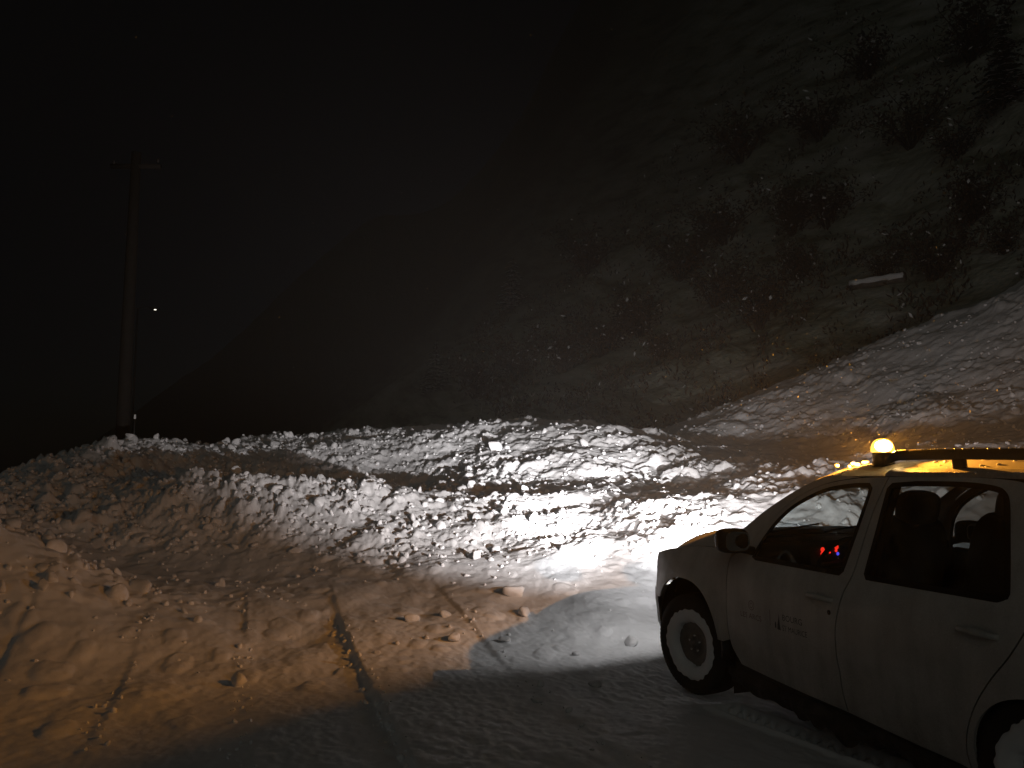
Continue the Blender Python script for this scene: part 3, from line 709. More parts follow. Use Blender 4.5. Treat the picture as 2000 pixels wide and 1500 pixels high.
def headlamp(s):
    pa, pb = (psi0, bd[22]) if s < 0 else (bd[38], math.pi-psi0)
    hl = front_piece("headlight", .665, .855, pa, pb, M_LENS, car, .004, 5, False)
    b = MB(); c = (-.64, s*.60, .765)
    b.lathe([(.002, .05), (.03, .045), (.06, .02), (.078, -.02), (.08, -.03)], c, 'x', 32, 1); b.build("reflector", M_CHROME, hl)
    b = MB(); b.sup((-.655, s*.60, .765), (.012, .018, .018), 1, 1, 12, 8); b.build("bulb", M_LAMP, hl)
    b = MB(); G = [[plan(p, z, slant(z)+.17, -.05) for p in bd if pa-1e-6 <= p <= pb+1e-6] for z in (.66, .76, .86)]; b.grid(G); b.build("lamp_housing", M_BLACK, hl)
    # the lamp's beam: a hot core, the main beam and the spill
    def spot(w, size, blend, aim, col, rad=.009, hz_=.770):
        d = bpy.data.lights.new("headlight_beam", 'SPOT'); d.energy = w; d.spot_size = R(size); d.spot_blend = blend; d.color = col; d.shadow_soft_size = rad
        o = bpy.data.objects.new("headlight_beam", d); COL.objects.link(o); o.parent = hl
        p = Vector((-.700, s*.60, hz_)); o.location = p-wloc(hl); o.rotation_euler = (Vector(aim)-p).to_track_quat('-Z', 'Y').to_euler()
    A = (-4.9, .05, .98) if s < 0 else (-4.3, 1.55, 1.02)
    W = (1.0, .965, .93)
    spot(HEAD_HOT, 20, 1.0, A, W)
    spot(HEAD_MID, 66, 1.0, (-10, s*.6+(-.5 if s < 0 else 1.8), .77+2.9), W)
    spot(HEAD_FLOOD, 104, 1.0, (-8, s*.6+4.6, .77+3.2), W)
    spot(HEAD_SPILL, 168, .5, (-8, s*1.4, .9), W, .03, .80)
    q = MB(); q.box((-.728, s*.60-.055, .715), (-.724, s*.60+.055, .7625)); q.build('added_light_stop', M_BLACK, hl, False)  # unseen plate added inside the lamp to keep light off the near road
headlamp(-1); headlamp(1)

def hood_edge_z(x): return float(np.interp(x, [-.48,-.40,-.25,0,.25,.497], [.945,.965,.998,1.035,1.052,1.060]))
b = MB(); G = []
for i in range(25):
    u = (i/24)**1.5; row = []
    for j in range(41):
        t = -1+2*j/40
        yf = .70*t
        xf = -.12-.72*max(0, 1-(abs(yf)/.86)**3.5)**(1/3.5)+.215
        xr = .46-.24*(1-abs(t)**2.2)
        x = xf+(xr-xf)*u
        ye = float(half(max(x, -.46), hood_edge_z(x)))-.005
        y = t*(.70*(1-min(1, u*3))+ye*min(1, u*3))
        d = x-xf
        z = .895+float(np.interp(d, [0,.02,.06,.12,.25,.45,.7,.9,1.2], [0,.040,.092,.138,.200,.240,.258,.254,.236]))
        ze = hood_edge_z(max(x, -.46))
        k = abs(t)**4
        z = z*(1-k)+min(z, ze)*k + .010*math.exp(-((abs(t)-.62)/.14)**2)*min(1, d/.3)
        row.append((x, y, z))
    G.append(row)
b.grid(G); b.build("bonnet", M_PAINT, car)
b = MB(); b.grid([[(.46-.24*(1-abs(t)**2.2)-.01, t*.80, 1.045+.07*(1-abs(t)**3)) for t in np.linspace(-1, 1, 25)], [(.50-.20*(1-abs(t)**2.2), t*.80, 1.055+.06*(1-abs(t)**3)) for t in np.linspace(-1, 1, 25)]]); b.build("scuttle_panel", M_BLACK, car)
# windscreen
WE = cr([(.34,1.062),(.44,1.13),(.566,1.222),(.711,1.327),(.929,1.449),(1.125,1.532),(1.22,1.556)], 4)
b = MB(); G = []
for (x, z) in WE:
    ye = float(half(x, z))-.012; f = (z-1.06)/.5
    G.append([(x-(.12-.02*f)*(1-abs(t)**2.2), t*ye, z+.035*(1-abs(t)**2.2)*(1-.0*f)) for t in np.linspace(-1, 1, 25)])
b.grid(G); ws = b.build("windscreen", M_WS_GLASS, car)
for sy in (-.45, .12):
    b = MB(); b.tube([(.27, sy, 1.125), (.33, sy+.05, 1.145), (.40, sy+.42, 1.20)], [.009, .008, .005], 8); b.build("wiper", M_BLACK, car)
# roof
b = MB(); G = []
RX = list(np.linspace(1.10, 1.35, 6))+list(np.linspace(1.5, 3.12, 13))
for x in RX:
    ze = float(np.interp(x, [1.10,1.22,1.35,1.7,2.2,2.6,3.12], [1.524,1.546,1.548,1.551,1.551,1.541,1.515])); ye = float(half(x, ze))-.004
    cr_ = float(np.interp(x, [1.10,1.2,1.4,1.9,2.6,3.12], [.040,.066,.084,.094,.086,.06]))
    G.append([(x-(.11 if x < 1.3 else .11*max(0, (1.5-x)/.2))*(1-abs(t)**2.2)*0.9, t*ye, ze+cr_*(1-abs(t)**4.6)) for t in list(np.linspace(-1, -.8, 8))+list(np.linspace(-.78, .78, 25))+list(np.linspace(.8, 1, 8))])
M_ROOF = plain("wet_roof_paint", (.55, .54, .52), .30, bump=(300, .25, .002), coat=.6, spec=.6)
b.grid(G); roof = b.build("roof", M_ROOF, car)
b = MB(); b.grid([[(p[0], p[1]*.985, p[2]-.04) for p in r_] for r_ in G]); b.build("headlining", M_DARK, car)
# tail: bumper, tailgate, rear window
def rear_x(z): return float(np.interp(z, [.25,.45,.62,.8,1.05,1.25,1.44,1.50,1.56], [3.40,3.43,3.44,3.415,3.385,3.30,3.185,3.11,3.03]))
def rear_piece(name, z0, z1, mat, bulge, w=1.0, out=0.0, parent=car):
    b = MB(); G = []
    for z in np.linspace(z0, z1, 8):
        x = rear_x(z); ye = float(half(min(x, 3.40), z))*w
        G.append([(x+out+bulge*(1-abs(t)**3), t*ye, z) for t in np.linspace(-1, 1, 25)])
    b.grid(G); return b.build(name, mat, parent)
rear_piece("rear_bumper", .24, .62, M_PAINT, .07)
tg = rear_piece("tailgate", .625, 1.08, M_PAINT, .05); rear_piece("rear_window", 1.085, 1.46, M_SIDE_GLASS, .05, .90); rear_piece("tailgate_top", 1.462, 1.56, M_PAINT, .04)
for s in (-1, 1):
    b = MB(); G = []
    for z in np.linspace(1.08, 1.46, 8):
        x = rear_x(z); ye = float(half(min(x, 3.40), z)); G.append([(x+.05*(1-.9**3), s*ye*.90, z), (x, s*ye, z)])
    b.grid(G); b.build("tailgate_pillar", M_PAINT, car)
b = MB(); b.grid([[(3.475, y, z) for y in (-.26, .26)] for z in (.70, .81)]); b.build("plate_holder", M_BLACK, tg)
for s in (-1, 1):
    side_end = MB(); side_end.grid([[(3.13, s*.86, z), (3.40, s*float(half(3.40, z)), z)] for z in (.24, .45, .62)]); side_end.build("bumper_corner", M_BLACK, car)
# underbody and cabin shell
b = MB(); b.box((-.45, -.50, .27), (3.2, .50, .36)); b.box((.45, -.80, .285), (2.30, .80, .36)); b.box((-.62, -.55, .30), (.42, .55, .72)); b.build("underbody", M_BLACK, car)
b = MB(); b.box((.40, -.78, .36), (.46, .78, .98)); b.box((.46, -.78, .36), (3.1, .78, .40)); b.build("cabin_floor", M_DARK, car)
b = MB(); b.sup((.62, 0, .97), (.25, .76, .12), .4, .25, 32, 12); b.sup((.80, -.38, 1.03), (.12, .20, .075), .6, .6, 20, 10); b.box((.70, -.12, .45), (.95, .12, .92)); dash = b.build("dashboard", M_DARK, car)
clus = MB(); clus.grid([[(.915, y, z) for y in (-.53, -.25)] for z in (.99, 1.08)]); clus = clus.build("instrument_cluster", M_DARK, dash)
for (y, z, r_, c) in ((-.448, 1.081, .016, 'r'), (-.455, 1.056, .011, 'r'), (-.443, 1.036, .008, 'r'), (-.395, 1.062, .007, 'r'), (-.340, 1.095, .017, 'r'), (-.345, 1.072, .010, 'r'), (-.332, 1.052, .011, 'b')):
    q = MB(); q.lathe([(.0005, .004), (r_*.55, .003), (r_, -.004)], (.930, y, z), 'x', 16, 1)
    q.build("warning_light", (emit("red_light", (1, .03, .015), 1.6) if c == 'r' else emit("blue_light", (.10, .10, 1), 1.3)), clus.parent)
b = MB()
rw = Matrix.Rotation(R(-62), 3, 'Y')
ring = [Vector((1.02, -.38, 1.00)) + rw @ Vector((.185*math.cos(a), .185*math.sin(a), 0)) for a in [2*math.pi*k/32 for k in range(33)]]
b.tube(ring, .014, 8, False)
for a in (.5, 2.6, 4.7): b.tube([Vector((1.02, -.38, 1.00)), Vector((1.02, -.38, 1.00))+rw @ Vector((.18*math.cos(a), .18*math.sin(a), 0))], .016, 8)
b.tube([(1.01, -.38, 1.0), (.85, -.38, .95)], .03, 8); b.build("steering_wheel", M_BLACK, car)
def seat(x, y, w, wh=True):
    b = MB(); rt = Matrix.Rotation(R(14), 3, 'Y')
    b.sup((x, y, .68), (.27, w, .10), .45, .4); b.sup((x+.30, y, 1.00), (.085, w*.96, .34), .5, .45, 20, 14, rt)
    o = b.build("seat", M_SEAT, car)
    if wh:
        q = MB(); q.sup((x+.42, y, 1.375), (.055, .135, .095), .6, .6, 20, 12, rt); q.tube([(x+.39, y-.05, 1.22), (x+.41, y-.05, 1.33)], .008, 6); q.tube([(x+.39, y+.05, 1.22), (x+.41, y+.05, 1.33)], .008, 6); q.build("headrest", M_SEAT, o)
seat(1.20, -.37, .24); seat(1.20, .37, .24)
b = MB(); b.sup((2.15, 0, .68), (.27, .64, .10), .4, .25, 28, 10); b.sup((2.48, 0, .98), (.08, .64, .33), .45, .25, 28, 12, Matrix.Rotation(R(16), 3, 'Y')); rb = b.build("rear_bench", M_SEAT, car)
for y in (-.36, .36):
    q = MB(); q.sup((2.58, y, 1.34), (.05, .13, .085), .6, .6, 20, 10, Matrix.Rotation(R(16), 3, 'Y')); q.build("headrest", M_SEAT, rb)
for s in (-1, 1):
    b = MB(); b.tube(cr([(1.60, s*.60, 1.40), (1.52, s*.60, 1.30), (1.50, s*.61, 1.15), (1.55, s*.64, .95), (1.56, s*.66, .5)], 4), .012, 6); b.build("seat_belt", M_BLACK, car)
b = MB(); b.sup((.98, 0, 1.475), (.02, .11, .035), .5, .5, 16, 8); b.build("inside_mirror", M_BLACK, car)

# wheels
def wheel(x, y, s, steer):
    w = empty("wheel", Vector((x, s*y, .348))-car.location, car)
    Z = (x, s*y, .348)
    tp = [(.213, .095), (.225, .106), (.255, .112), (.295, .113), (.318, .108), (.330, .100), (.338, .088), (.341, .070), (.343, .045), (.3435, .02), (.3435, -.02), (.343, -.045), (.341, -.070), (.336, -.088), (.318, -.106), (.26, -.112), (.213, -.095)]
    nseg = 144; tp = [(r*1.022 if r > .25 else r, wv*(1.10 if wv < .1 else 1.0)) for r, wv in tp]
    def mod(r, wv, a, q):
        if 5 <= q <= 13:
            ph = (a*72/(2*math.pi)+(.5 if wv > 0 else 0)+abs(wv)*4) % 1.0
            if ph > .5: r -= .0095 if abs(wv) > .035 else .006
            if abs(abs(wv)-.035) < .012: r -= .004
        return r, wv
    b = MB(); b.lathe(tp, Z, 'y', nseg, s, mod); b.build("tyre", M_RUBBER, w, loc=Z)
    b = MB(); b.lathe([(.215, .094), (.208, .100), (.200, .094), (.196, .070), (.185, .058), (.160, .062), (.135, .070), (.105, .060), (.085, .052), (.060, .056), (.036, .062), (.030, .070), (.001, .072)], Z, 'y', 64, s)
    b.lathe([(.216, .095), (.214, -.095), (.18, -.09), (.18, .0)], Z, 'y', 48, s); rim = b.build("rim", M_STEEL, w, loc=Z)
    for k in range(12):
        a = 2*math.pi*k/12; c = (Z[0]+.160*math.cos(a), Z[1]+s*.0635, Z[2]+.160*math.sin(a))
        q = MB(); q.lathe([(.0005, .0006), (.016, .0005), (.017, -.004)], c, 'y', 12, s); q.build("vent_hole", M_SEAL, rim)
    for k in range(5):
        a = 2*math.pi*k/5+.3; c = (Z[0]+.054*math.cos(a), Z[1]+s*.062, Z[2]+.054*math.sin(a))
        q = MB(); q.lathe([(.0005, .012), (.008, .011), (.010, -.006)], c, 'y', 6, s); q.build("wheel_nut", M_CHROME, rim)
    # snow packed into the rim and over the tyre's shoulder
    ph = x*1.7+s
    def sm(r, wv, a, q):
        ca, sa = math.cos(a), math.sin(a)
        n = .5*math.sin(3*a+ph)+.35*math.sin(7*a+2*ph)+.25*math.sin(13*a+ph*3)+.2*math.sin(29*a)
        if q in (0, 1): r += .008*n-.006*(1 if math.sin(a*2+ph) > .8 else 0)
        if q >= 5: r += .007*n+.004*math.sin(23*a)
        return r, wv+.003*math.sin(5*a+q)
    b = MB(); b.lathe([(.152, .064), (.155, .084), (.165, .104), (.190, .114), (.218, .118), (.236, .119), (.243, .112)], Z, 'y', 120, s, sm); ps = b.build("packed_snow", M_SNOW, w, loc=Z); ps["label"] = "ring of snow packed inside the wheel"
    w.rotation_euler = (0, 0, steer)
for s in (-1, 1):
    wheel(0, .775, s, R(11)); wheel(2.69, .775, s, 0)

# ------------------------------------------------------------------ beacon on the roof
BX, BY, BZ = 1.470, -.450, 1.655
bea = empty("warning_beacon", (BX, BY, BZ)); tag(bea, "lit orange warning beacon standing on the car roof", "beacon")
b = MB(); b.lathe([(.001, -.055), (.058, -.055), (.059, -.03), (.054, -.02), (.056, .004), (.058, .016), (.0565, .022), (.0565, .030), (.001, .030)], (BX, BY, BZ), 'z', 40, 1); b.build("base", M_BLACK, bea)
dome = MB(); dome.lathe([(.054, .031), (.062, .035), (.0625, .048), (.060, .064), (.054, .081), (.043, .095), (.027, .105), (.001, .109)], (BX, BY, BZ), 'z', 40, 1)
M_DOME = bpy.data.materials.new("lit_orange_dome"); M_DOME.use_nodes = True; _t = M_DOME.node_tree; _t.nodes.clear()
_o = _t.nodes.new("ShaderNodeOutputMaterial"); _a = _t.nodes.new("ShaderNodeAddShader"); _e = _t.nodes.new("ShaderNodeEmission"); _p = _t.nodes.new("ShaderNodeBsdfTransparent")
_e.inputs[0].default_value = (1.0, .46, .05, 1); _e.inputs[1].default_value = 2.4; _p.inputs[0].default_value = (.95, .80, .60, 1)
_t.links.new(_e.outputs[0], _a.inputs[0]); _t.links.new(_p.outputs[0], _a.inputs[1]); _t.links.new(_a.outputs[0], _o.inputs[0])
dome = dome.build("dome", M_DOME, bea)
b = MB(); b.sup((BX+.008, BY, BZ+.066), (.044, .049, .034), 1, 1, 20, 12); b.build("bulb", emit("hot_bulb", (1, .82, .45), 30), bea)
pl = bpy.data.lights.new("beacon_lamp", 'POINT'); pl.energy = BEACON_W; pl.color = (1.0, .45, .07); pl.shadow_soft_size = .0025
plo = bpy.data.objects.new("beacon_lamp", pl); COL.objects.link(plo); plo.parent = bea; plo.location = (-.0331, 0, .0428)
d2 = bpy.data.lights.new("added_roof_spot", 'SPOT'); d2.energy = 300; d2.color = (1.0, .45, .06); d2.spot_size = R(64); d2.spot_blend = .8; d2.shadow_soft_size = .004  # extra spot added in the dome to brighten the roof edge behind it
o2 = bpy.data.objects.new("added_roof_spot", d2); COL.objects.link(o2); o2.parent = bea; o2.location = (.012, 0, .1025); o2.rotation_euler = Vector((1.1, -.16, -.12)).to_track_quat('-Z', 'Y').to_euler()

# crumbs of snow frozen to the front of the roof and along the top of the rail
b = MB(); rgs = np.random.default_rng(5)
def crumb(x, y, z, r):
    b.sup((x, y, z), (r*rgs.uniform(.8, 1.6), r*rgs.uniform(.8, 1.3), r*rgs.uniform(.5, .9)), .8, .8, 8, 5, Matrix.Rotation(rgs.uniform(0, 3), 3, 'Z'))
for k in range(13):
    x = 1.13+.16*rgs.random(); y = -.50+.9*rgs.random(); crumb(x-.10*(1-(y/.6)**2), y, 1.552+.080*(1-abs(y/.6)**4.6), rgs.uniform(.006, .017))
for k in range(170):
    x = 1.66+1.3*rgs.random(); crumb(x, -.568+rgs.normal()*.006, 1.690-.030*((x-1.85)/1.1)**2-.02*float(1-sstep(1.62, 1.70, np.array(x))), rgs.uniform(.002, .006)); crumb(1.9+1.1*rgs.random(), -.590+rgs.normal()*.008, 1.571, rgs.uniform(.002, .006))
for k in range(240):
    x = 1.70+1.3*rgs.random()**.8; y = -.55+1.1*rgs.random(); crumb(x, y, 1.551+.090*(1-abs(y/.6)**4.6), rgs.uniform(.004, .012))
rs = b.build("roof_snow", M_SNOW); tag(rs, "frozen crumbs of snow scattered over the car roof and rail", "snow", kind="stuff")

# ------------------------------------------------------------------ avalanche blocks
def ico(sub):
    bm_ = bmesh.new(); bmesh.ops.create_icosphere(bm_, subdivisions=sub, radius=1); V = np.array([v.co[:] for v in bm_.verts]); F = np.array([[v.index for v in f.verts] for f in bm_.faces]); bm_.free(); return V, F
def rock(V, rg, npl=9, soft=.10):
    """a clod: a ball cut by random planes"""
    n = rg.normal(size=(npl, 3)); n /= np.linalg.norm(n, axis=1)[:, None]; d = rg.uniform(.42, .90, npl)
    dots = V @ n.T; r = np.where(dots > .05, d/np.maximum(dots, .05), 9).min(1); r = np.minimum(r, 1.05)
    r = r + soft*.3*rg.normal(size=len(V))*.25
    return V*r[:, None]*np.array([1, rg.uniform(.7, 1), rg.uniform(.6, .9)])
V1, F1 = ico(2); V2, F2 = ico(3)
small = [rock(V1, np.random.default_rng(100+i)) for i in range(24)]
big = [rock(V2, np.random.default_rng(300+i), 11, .04) for i in range(14)]
def rotm(a, b_, c):
    ca, sa, cb, sb, cc, sc_ = np.cos(a), np.sin(a), np.cos(b_), np.sin(b_), np.cos(c), np.sin(c)
    return np.array([[ca*cb, ca*sb*sc_-sa*cc, ca*sb*cc+sa*sc_], [sa*cb, sa*sb*sc_+ca*cc, sa*sb*cc-ca*sc_], [-sb, cb*sc_, cb*cc]])
rg = np.random.default_rng(11)
N = 60000
px = -1.0-19.0*rg.random(N)**1.15; py = rg.uniform(-9.5, 15, N)
zb = base_h(px, py); Dm, Hh, dd = masks(px, py, zb)
left = np.clip((4-py+.15*px)/9, 0, 1)
view = ((px-5.07)*-.943+(py+3.9)*.315); lat = ((px-5.07)*.3165+(py+3.9)*.9486)
inview = (np.abs(lat) < view*.70+.5)
keep = inview & (rg.random(N) < (Dm**.8)*.5*(.35+.65*left)+.018*(px < -1.4)) & (dd < 26)
px, py, dd, left, Dm = px[keep], py[keep], dd[keep], left[keep], Dm[keep]
size = np.exp(rg.normal(np.log(.034), .52, len(px)))*(.75+.45*left)*np.where(Dm < .25, .62, 1)
size = np.clip(size, .018, .17)
pz = zat(px, py)+size*rg.uniform(-.35, .22, len(px))
app = size/dd; order = np.argsort(-app)
NI = 300
ind, rest = order[:NI], order[NI:NI+6500]
big_me = []
for i, v in enumerate(big):
    me = bpy.data.meshes.new("snow_block"); me.from_pydata(v.tolist(), [], F2.tolist()); me.polygons.foreach_set("use_smooth", np.full(len(me.polygons), True)); me.materials.append(M_RUBBLE); me.update(); big_me.append(me)
def zone(x, y, r):
    sz_ = "small" if r < .075 else ("middling" if r < .11 else "large")
    if x > -2.6: w = "on the drifted road " + ("beside the headlight pool" if y > -1.2 else ("in the orange light" if y > -3.0 else ("left of the dark ridge" if y > -4.2 else "at the far left")))
    elif y < -5.6: w = "in the dim heap " + ("behind the smooth left bank" if x < -5 else "beside the smooth left bank")
    elif y < -4.2: w = "on the shadowed left slope " + ("near its top" if x < -8 else ("halfway up" if x < -5 else "near its foot"))
    elif y < -2.4: w = "on the half-lit slope " + ("along its crest" if x < -7 else ("halfway up" if x < -4.6 else "at its foot"))
    elif y < -.8: w = "left of the headlight pool " + ("along the crest" if x < -6.5 else ("on the slope" if x < -4 else "at the foot of the slide"))
    elif x > -4: w = "at the foot of the slide in the headlight pool"
    elif x > -6.5: w = "in the brightest part of the headlight pool"
    elif y > 5.5: w = "on the heap behind the car"
    else: w = "on the far mound " + ("left of its middle" if y < 1.5 else "right of its middle")
    return sz_ + " lump of avalanche snow " + w, "snow blocks of the avalanche"
for k in ind:
    me = big_me[int(rg.integers(len(big_me)))]
    o = bpy.data.objects.new("snow_block", me); COL.objects.link(o); o.location = (px[k], py[k], pz[k]); o.scale = (size[k],)*3
    o.rotation_euler = tuple(rg.uniform(0, 6.28, 3)); lb, gp = zone(px[k], py[k], size[k]); tag(o, lb, "snow block", gp)
VV = []; FF = []; c = 0
for k in rest:
    v = small[int(rg.integers(len(small)))] @ rotm(*rg.uniform(0, 6.28, 3)).T * size[k] + np.array([px[k], py[k], pz[k]])
    VV.append(v); FF.append(F1+c); c += len(v)
o = fast_mesh("avalanche_rubble", np.vstack(VV), np.vstack(FF), M_RUBBLE); tag(o, "countless small lumps of snow strewn over the whole slide", "snow rubble", kind="stuff")

# crumbs broken off along the edge of the main ridge
rgc = np.random.default_rng(31); VV = []; FF = []; c = 0
for k in range(260):
    yk = (-3.0, -3.0, -3.88, -4.75, -1.85)[int(rgc.integers(5))]
    x = rgc.uniform(-3.2, 1.6); y = yk+rgc.normal()*.05-.03; r = math.exp(rgc.normal(math.log(.012), .5))
    VV.append(small[int(rgc.integers(len(small)))] @ rotm(*rgc.uniform(0, 6.28, 3)).T * r + np.array([x, y, float(zat(x, y))+r*.3])); FF.append(F1+c); c += len(VV[-1])
o = fast_mesh("ridge_crumbs", np.vstack(VV), np.vstack(FF), M_SNOW); tag(o, "crumbs of snow broken off along the ridges in the road", "snow crumbs", kind="stuff")
# single clods lying apart on the wind-packed road, each told by where it lies
CLODS = [(-2.35, -1.32, .10, "round half-buried snow clod at the front tip of the orange light"),
         (-2.55, -2.40, .085, "pointed snow clod where the orange light meets the dark ridge"),
         (-1.87, -2.15, .080, "cone-shaped snow clod in the middle of the orange light"),
         (-1.72, -1.72, .055, "low snow clod with a thin twig of ice near the orange light's edge"),
         (-1.20, -1.25, .045, "small dark snow clod just outside the orange light"),
         (-.44, -1.42, .050, "dark snow clod on the grey road beside the front wheel"),
         (-.22, -1.97, .045, "small dark snow clod on the ridge nearer the camera"),
         (-1.4, -.64, .085, "crusty snow clod close in front of the left front wheel"),
         (-2.93, -1.21, .15, "large angular snow block with a dark triangular face on the road"),
         (-2.57, -2.05, .07, "snow clod with a long drift tail beside the orange light")]
for i, (x, y, r, lb) in enumerate(CLODS):
    me = big_me[i % len(big_me)]; o = bpy.data.objects.new("snow_clod", me); COL.objects.link(o)
    o.location = (x, y, float(zat(x, y))+r*.25); o.scale = (r*1.15, r, r*.95); o.rotation_euler = (0, 0, i*1.3); tag(o, lb.replace(" with a thin twig of ice", ""), "snow clod")

# ------------------------------------------------------------------ hillside vegetation
def conifer_mesh(seed, h=4.0, snowy=.5):
    """branch whorls of needle sprays, the upper sides carrying snow"""
    rg_ = np.random.default_rng(seed); cr_b = MB(); sn_b = MB(); tr = MB()
    tr.tube([(0, 0, -.4), (.02, .01, h*.4), (0, 0, h*.97)], [.035*h*.5, .026*h*.5, .008], 8)
    nw = int(9+h)
    for i in range(nw):
        f = i/(nw-1); z = h*(.10+.86*f); L = h*.30*(1-f)**.8+.08; nb = int(8-3*f)
        for k in range(nb):
            a = 2*math.pi*(k+rg_.random())/nb+i; Lk = L*rg_.uniform(.6, 1.15); ca, sa = math.cos(a), math.sin(a); droop = rg_.uniform(.25, .55)
            for q in range(7):
                t = (q+.6)/7; r_ = Lk*t; zz = z-droop*Lk*t*t+rg_.normal()*.03
                for side in (-1, 1):
                    w = (.16+.20*(1-t))*L/1.0*rg_.uniform(.6, 1.2)+.05; p = Vector((ca*r_, sa*r_, zz)); d = Vector((ca*.6-sa*side, sa*.6+ca*side, -.35)).normalized()*w
                    e = Vector((ca, sa, 0))*(.05+.06*L)
                    cr_b.add([p-e*.6, p+d*.6-e*.2+Vector((0, 0, rg_.normal()*.02)), p+d, p+e], [(0, 1, 2, 3)])
                    if rg_.random() < snowy*.55:
                        u = Vector((0, 0, .03+.02*L)); sn_b.add([p-e*.7+u*.3, p+d*.5-e*.3+u, p+d*.85+u*.4, p+e*.9+u*.8], [(0, 1, 2, 3)])
    return tr, cr_b, sn_b
def bush_mesh(seed, h=1.6):
    rg_ = np.random.default_rng(seed); tr = MB(); cb = MB(); sn = MB()
    for k in range(16):
        a = rg_.uniform(0, 6.28); l = h*rg_.uniform(.6, 1.1); sp = rg_.uniform(.15, .75); P = [(0, 0, -.2)]
        for q in range(1, 5):
            t = q/4; P.append((math.cos(a)*l*sp*t+rg_.normal()*.05, math.sin(a)*l*sp*t+rg_.normal()*.05, l*(t-.22*t*t*sp)))
        tr.tube(P, [.022, .017, .012, .008, .004], 5)
        for q in range(75):
            t = rg_.uniform(.25, 1.05); p = Vector((math.cos(a)*l*sp*t, math.sin(a)*l*sp*t, l*(t-.22*t*t*sp)))+Vector(rg_.normal(size=3)*.16)
            d1 = Vector(rg_.normal(size=3)).normalized()*rg_.uniform(.03, .085); d2 = Vector(rg_.normal(size=3)).normalized()*rg_.uniform(.015, .045)
            (sn if rg_.random() < .02 else cb).add([p-d1, p+d2, p+d1, p-d2], [(0, 1, 2, 3)])
    return tr, cb, sn
def make_plant(name, parts, hh):
    root = empty(name, (0, 0, 0)); tr, cb, sn = parts
    tr.build("trunk" if "tree" in name else "stems", M_BARK, root); cw_ = cb.build("crown", M_NEEDLE if "tree" in name else M_TWIG, root, False); cw_["kind"] = "stuff"
    sc_ = sn.build("snow_cover", M_SNOW, root, False); sc_["kind"] = "stuff"; root["h"] = hh; return root
def copy_tree(o):
    c = o.copy(); COL.objects.link(c)
    for ch in list(o.children): d = ch.copy(); COL.objects.link(d); d.parent = c
    return c
CONS = [make_plant("fir_tree", conifer_mesh(1, 4.0, .9), 4.0), make_plant("fir_tree", conifer_mesh(2, 4.0, .6), 4.0), make_plant("fir_tree", conifer_mesh(3, 3.6, 1.0), 3.6)]
BUSH = [make_plant("bare_bush", bush_mesh(5), 1.6), make_plant("bare_bush", bush_mesh(6), 1.6)]
FIRS = [(-20.7,29.1,4.6,"tall snow-laden fir at the upper right above the big bush"),(-50.4,8.7,4.1,"dim fir far left above the far mound"),(-60.8,18.1,5.1,"nearly black fir far up the valley")]
SHR = [(-26.8,24.0,3.0,"bare bush uphill of the snow-covered log"),(-36.7,21.2,3.8,"tall tangled bush in the middle of the slope"),(-24.4,31.8,3.8,"bare bush at the upper right corner of the slope"),(-39.8,28.3,4.0,"dim bare bush high on the middle slope"),(-17.8,23.3,2.4,"large dark bush on the bank at the right edge"),(-16.7,19.9,2.3,"tangled dark bush hanging over the bank beside the log"),(-23.4,17.0,3.0,"wide tangled bush left of the log above the rubble"),(-19.0,19.7,1.3,"low bush touching the upper end of the log"),(-14.9,21.2,1.2,"low bush at the far right of the bank"),(-21.8,27.3,2.2,"bare bush below the fir at the upper right"),(-27.5,14.4,1.7,"small bush at the end of the far rubble edge"),
 (-25.3,28.3,3.4,"tall bare bush on the right slope in line with the beacon"),(-28.9,23.5,3.2,"tall bare bush in the middle of the slope left of the beacon"),(-34.8,23.3,3.4,"bare bush close behind the tall tangled bush"),(-34.7,17.2,3.2,"bare bush low on the slope above the far rubble edge"),(-34.8,14.9,3.0,"bare bush just above the dark trough"),(-36.6,13.1,3.2,"leaning bare bush above the far mound"),
 (-44.0,12.8,3.8,"dim bare bush on the middle slope above the far mound"),(-43.1,9.8,3.4,"dim bare bush straight above the far mound's crest"),(-33.5,29.6,3.6,"dim bare bush at the upper right of the middle slope"),(-33.5,33.8,3.8,"dim bare bush near the top of the right slope"),(-29.7,19.1,3.0,"bare bush standing between the tall tangled bush and the wide one"),(-24.5,20.1,2.2,"small bare bush left of the snow-covered log"),(-49.5,20.7,4.0,"very dim bare bush uphill from the far mound")]
used = set()
for lst, protos, nm in ((FIRS, CONS, "fir trees on the hillside"), (SHR, BUSH, "bushes on the bank")):
    for i, (x, y, h, lb) in enumerate(lst):
        pr = protos[i % len(protos)]
        o = pr if pr.name not in used else copy_tree(pr); used.add(pr.name)
        s = h/pr["h"]; o.scale = (s*(1.15 if nm[0] == 'b' else 1.05),)*2+(s,); o.location = (x, y, float(zat(x, y))-.1); o.rotation_euler = (R(4)*math.sin(i*2.1), R(4)*math.cos(i*1.7), i*1.9)
        tag(o, lb, "tree" if nm[0] == 'f' else "bush", nm)
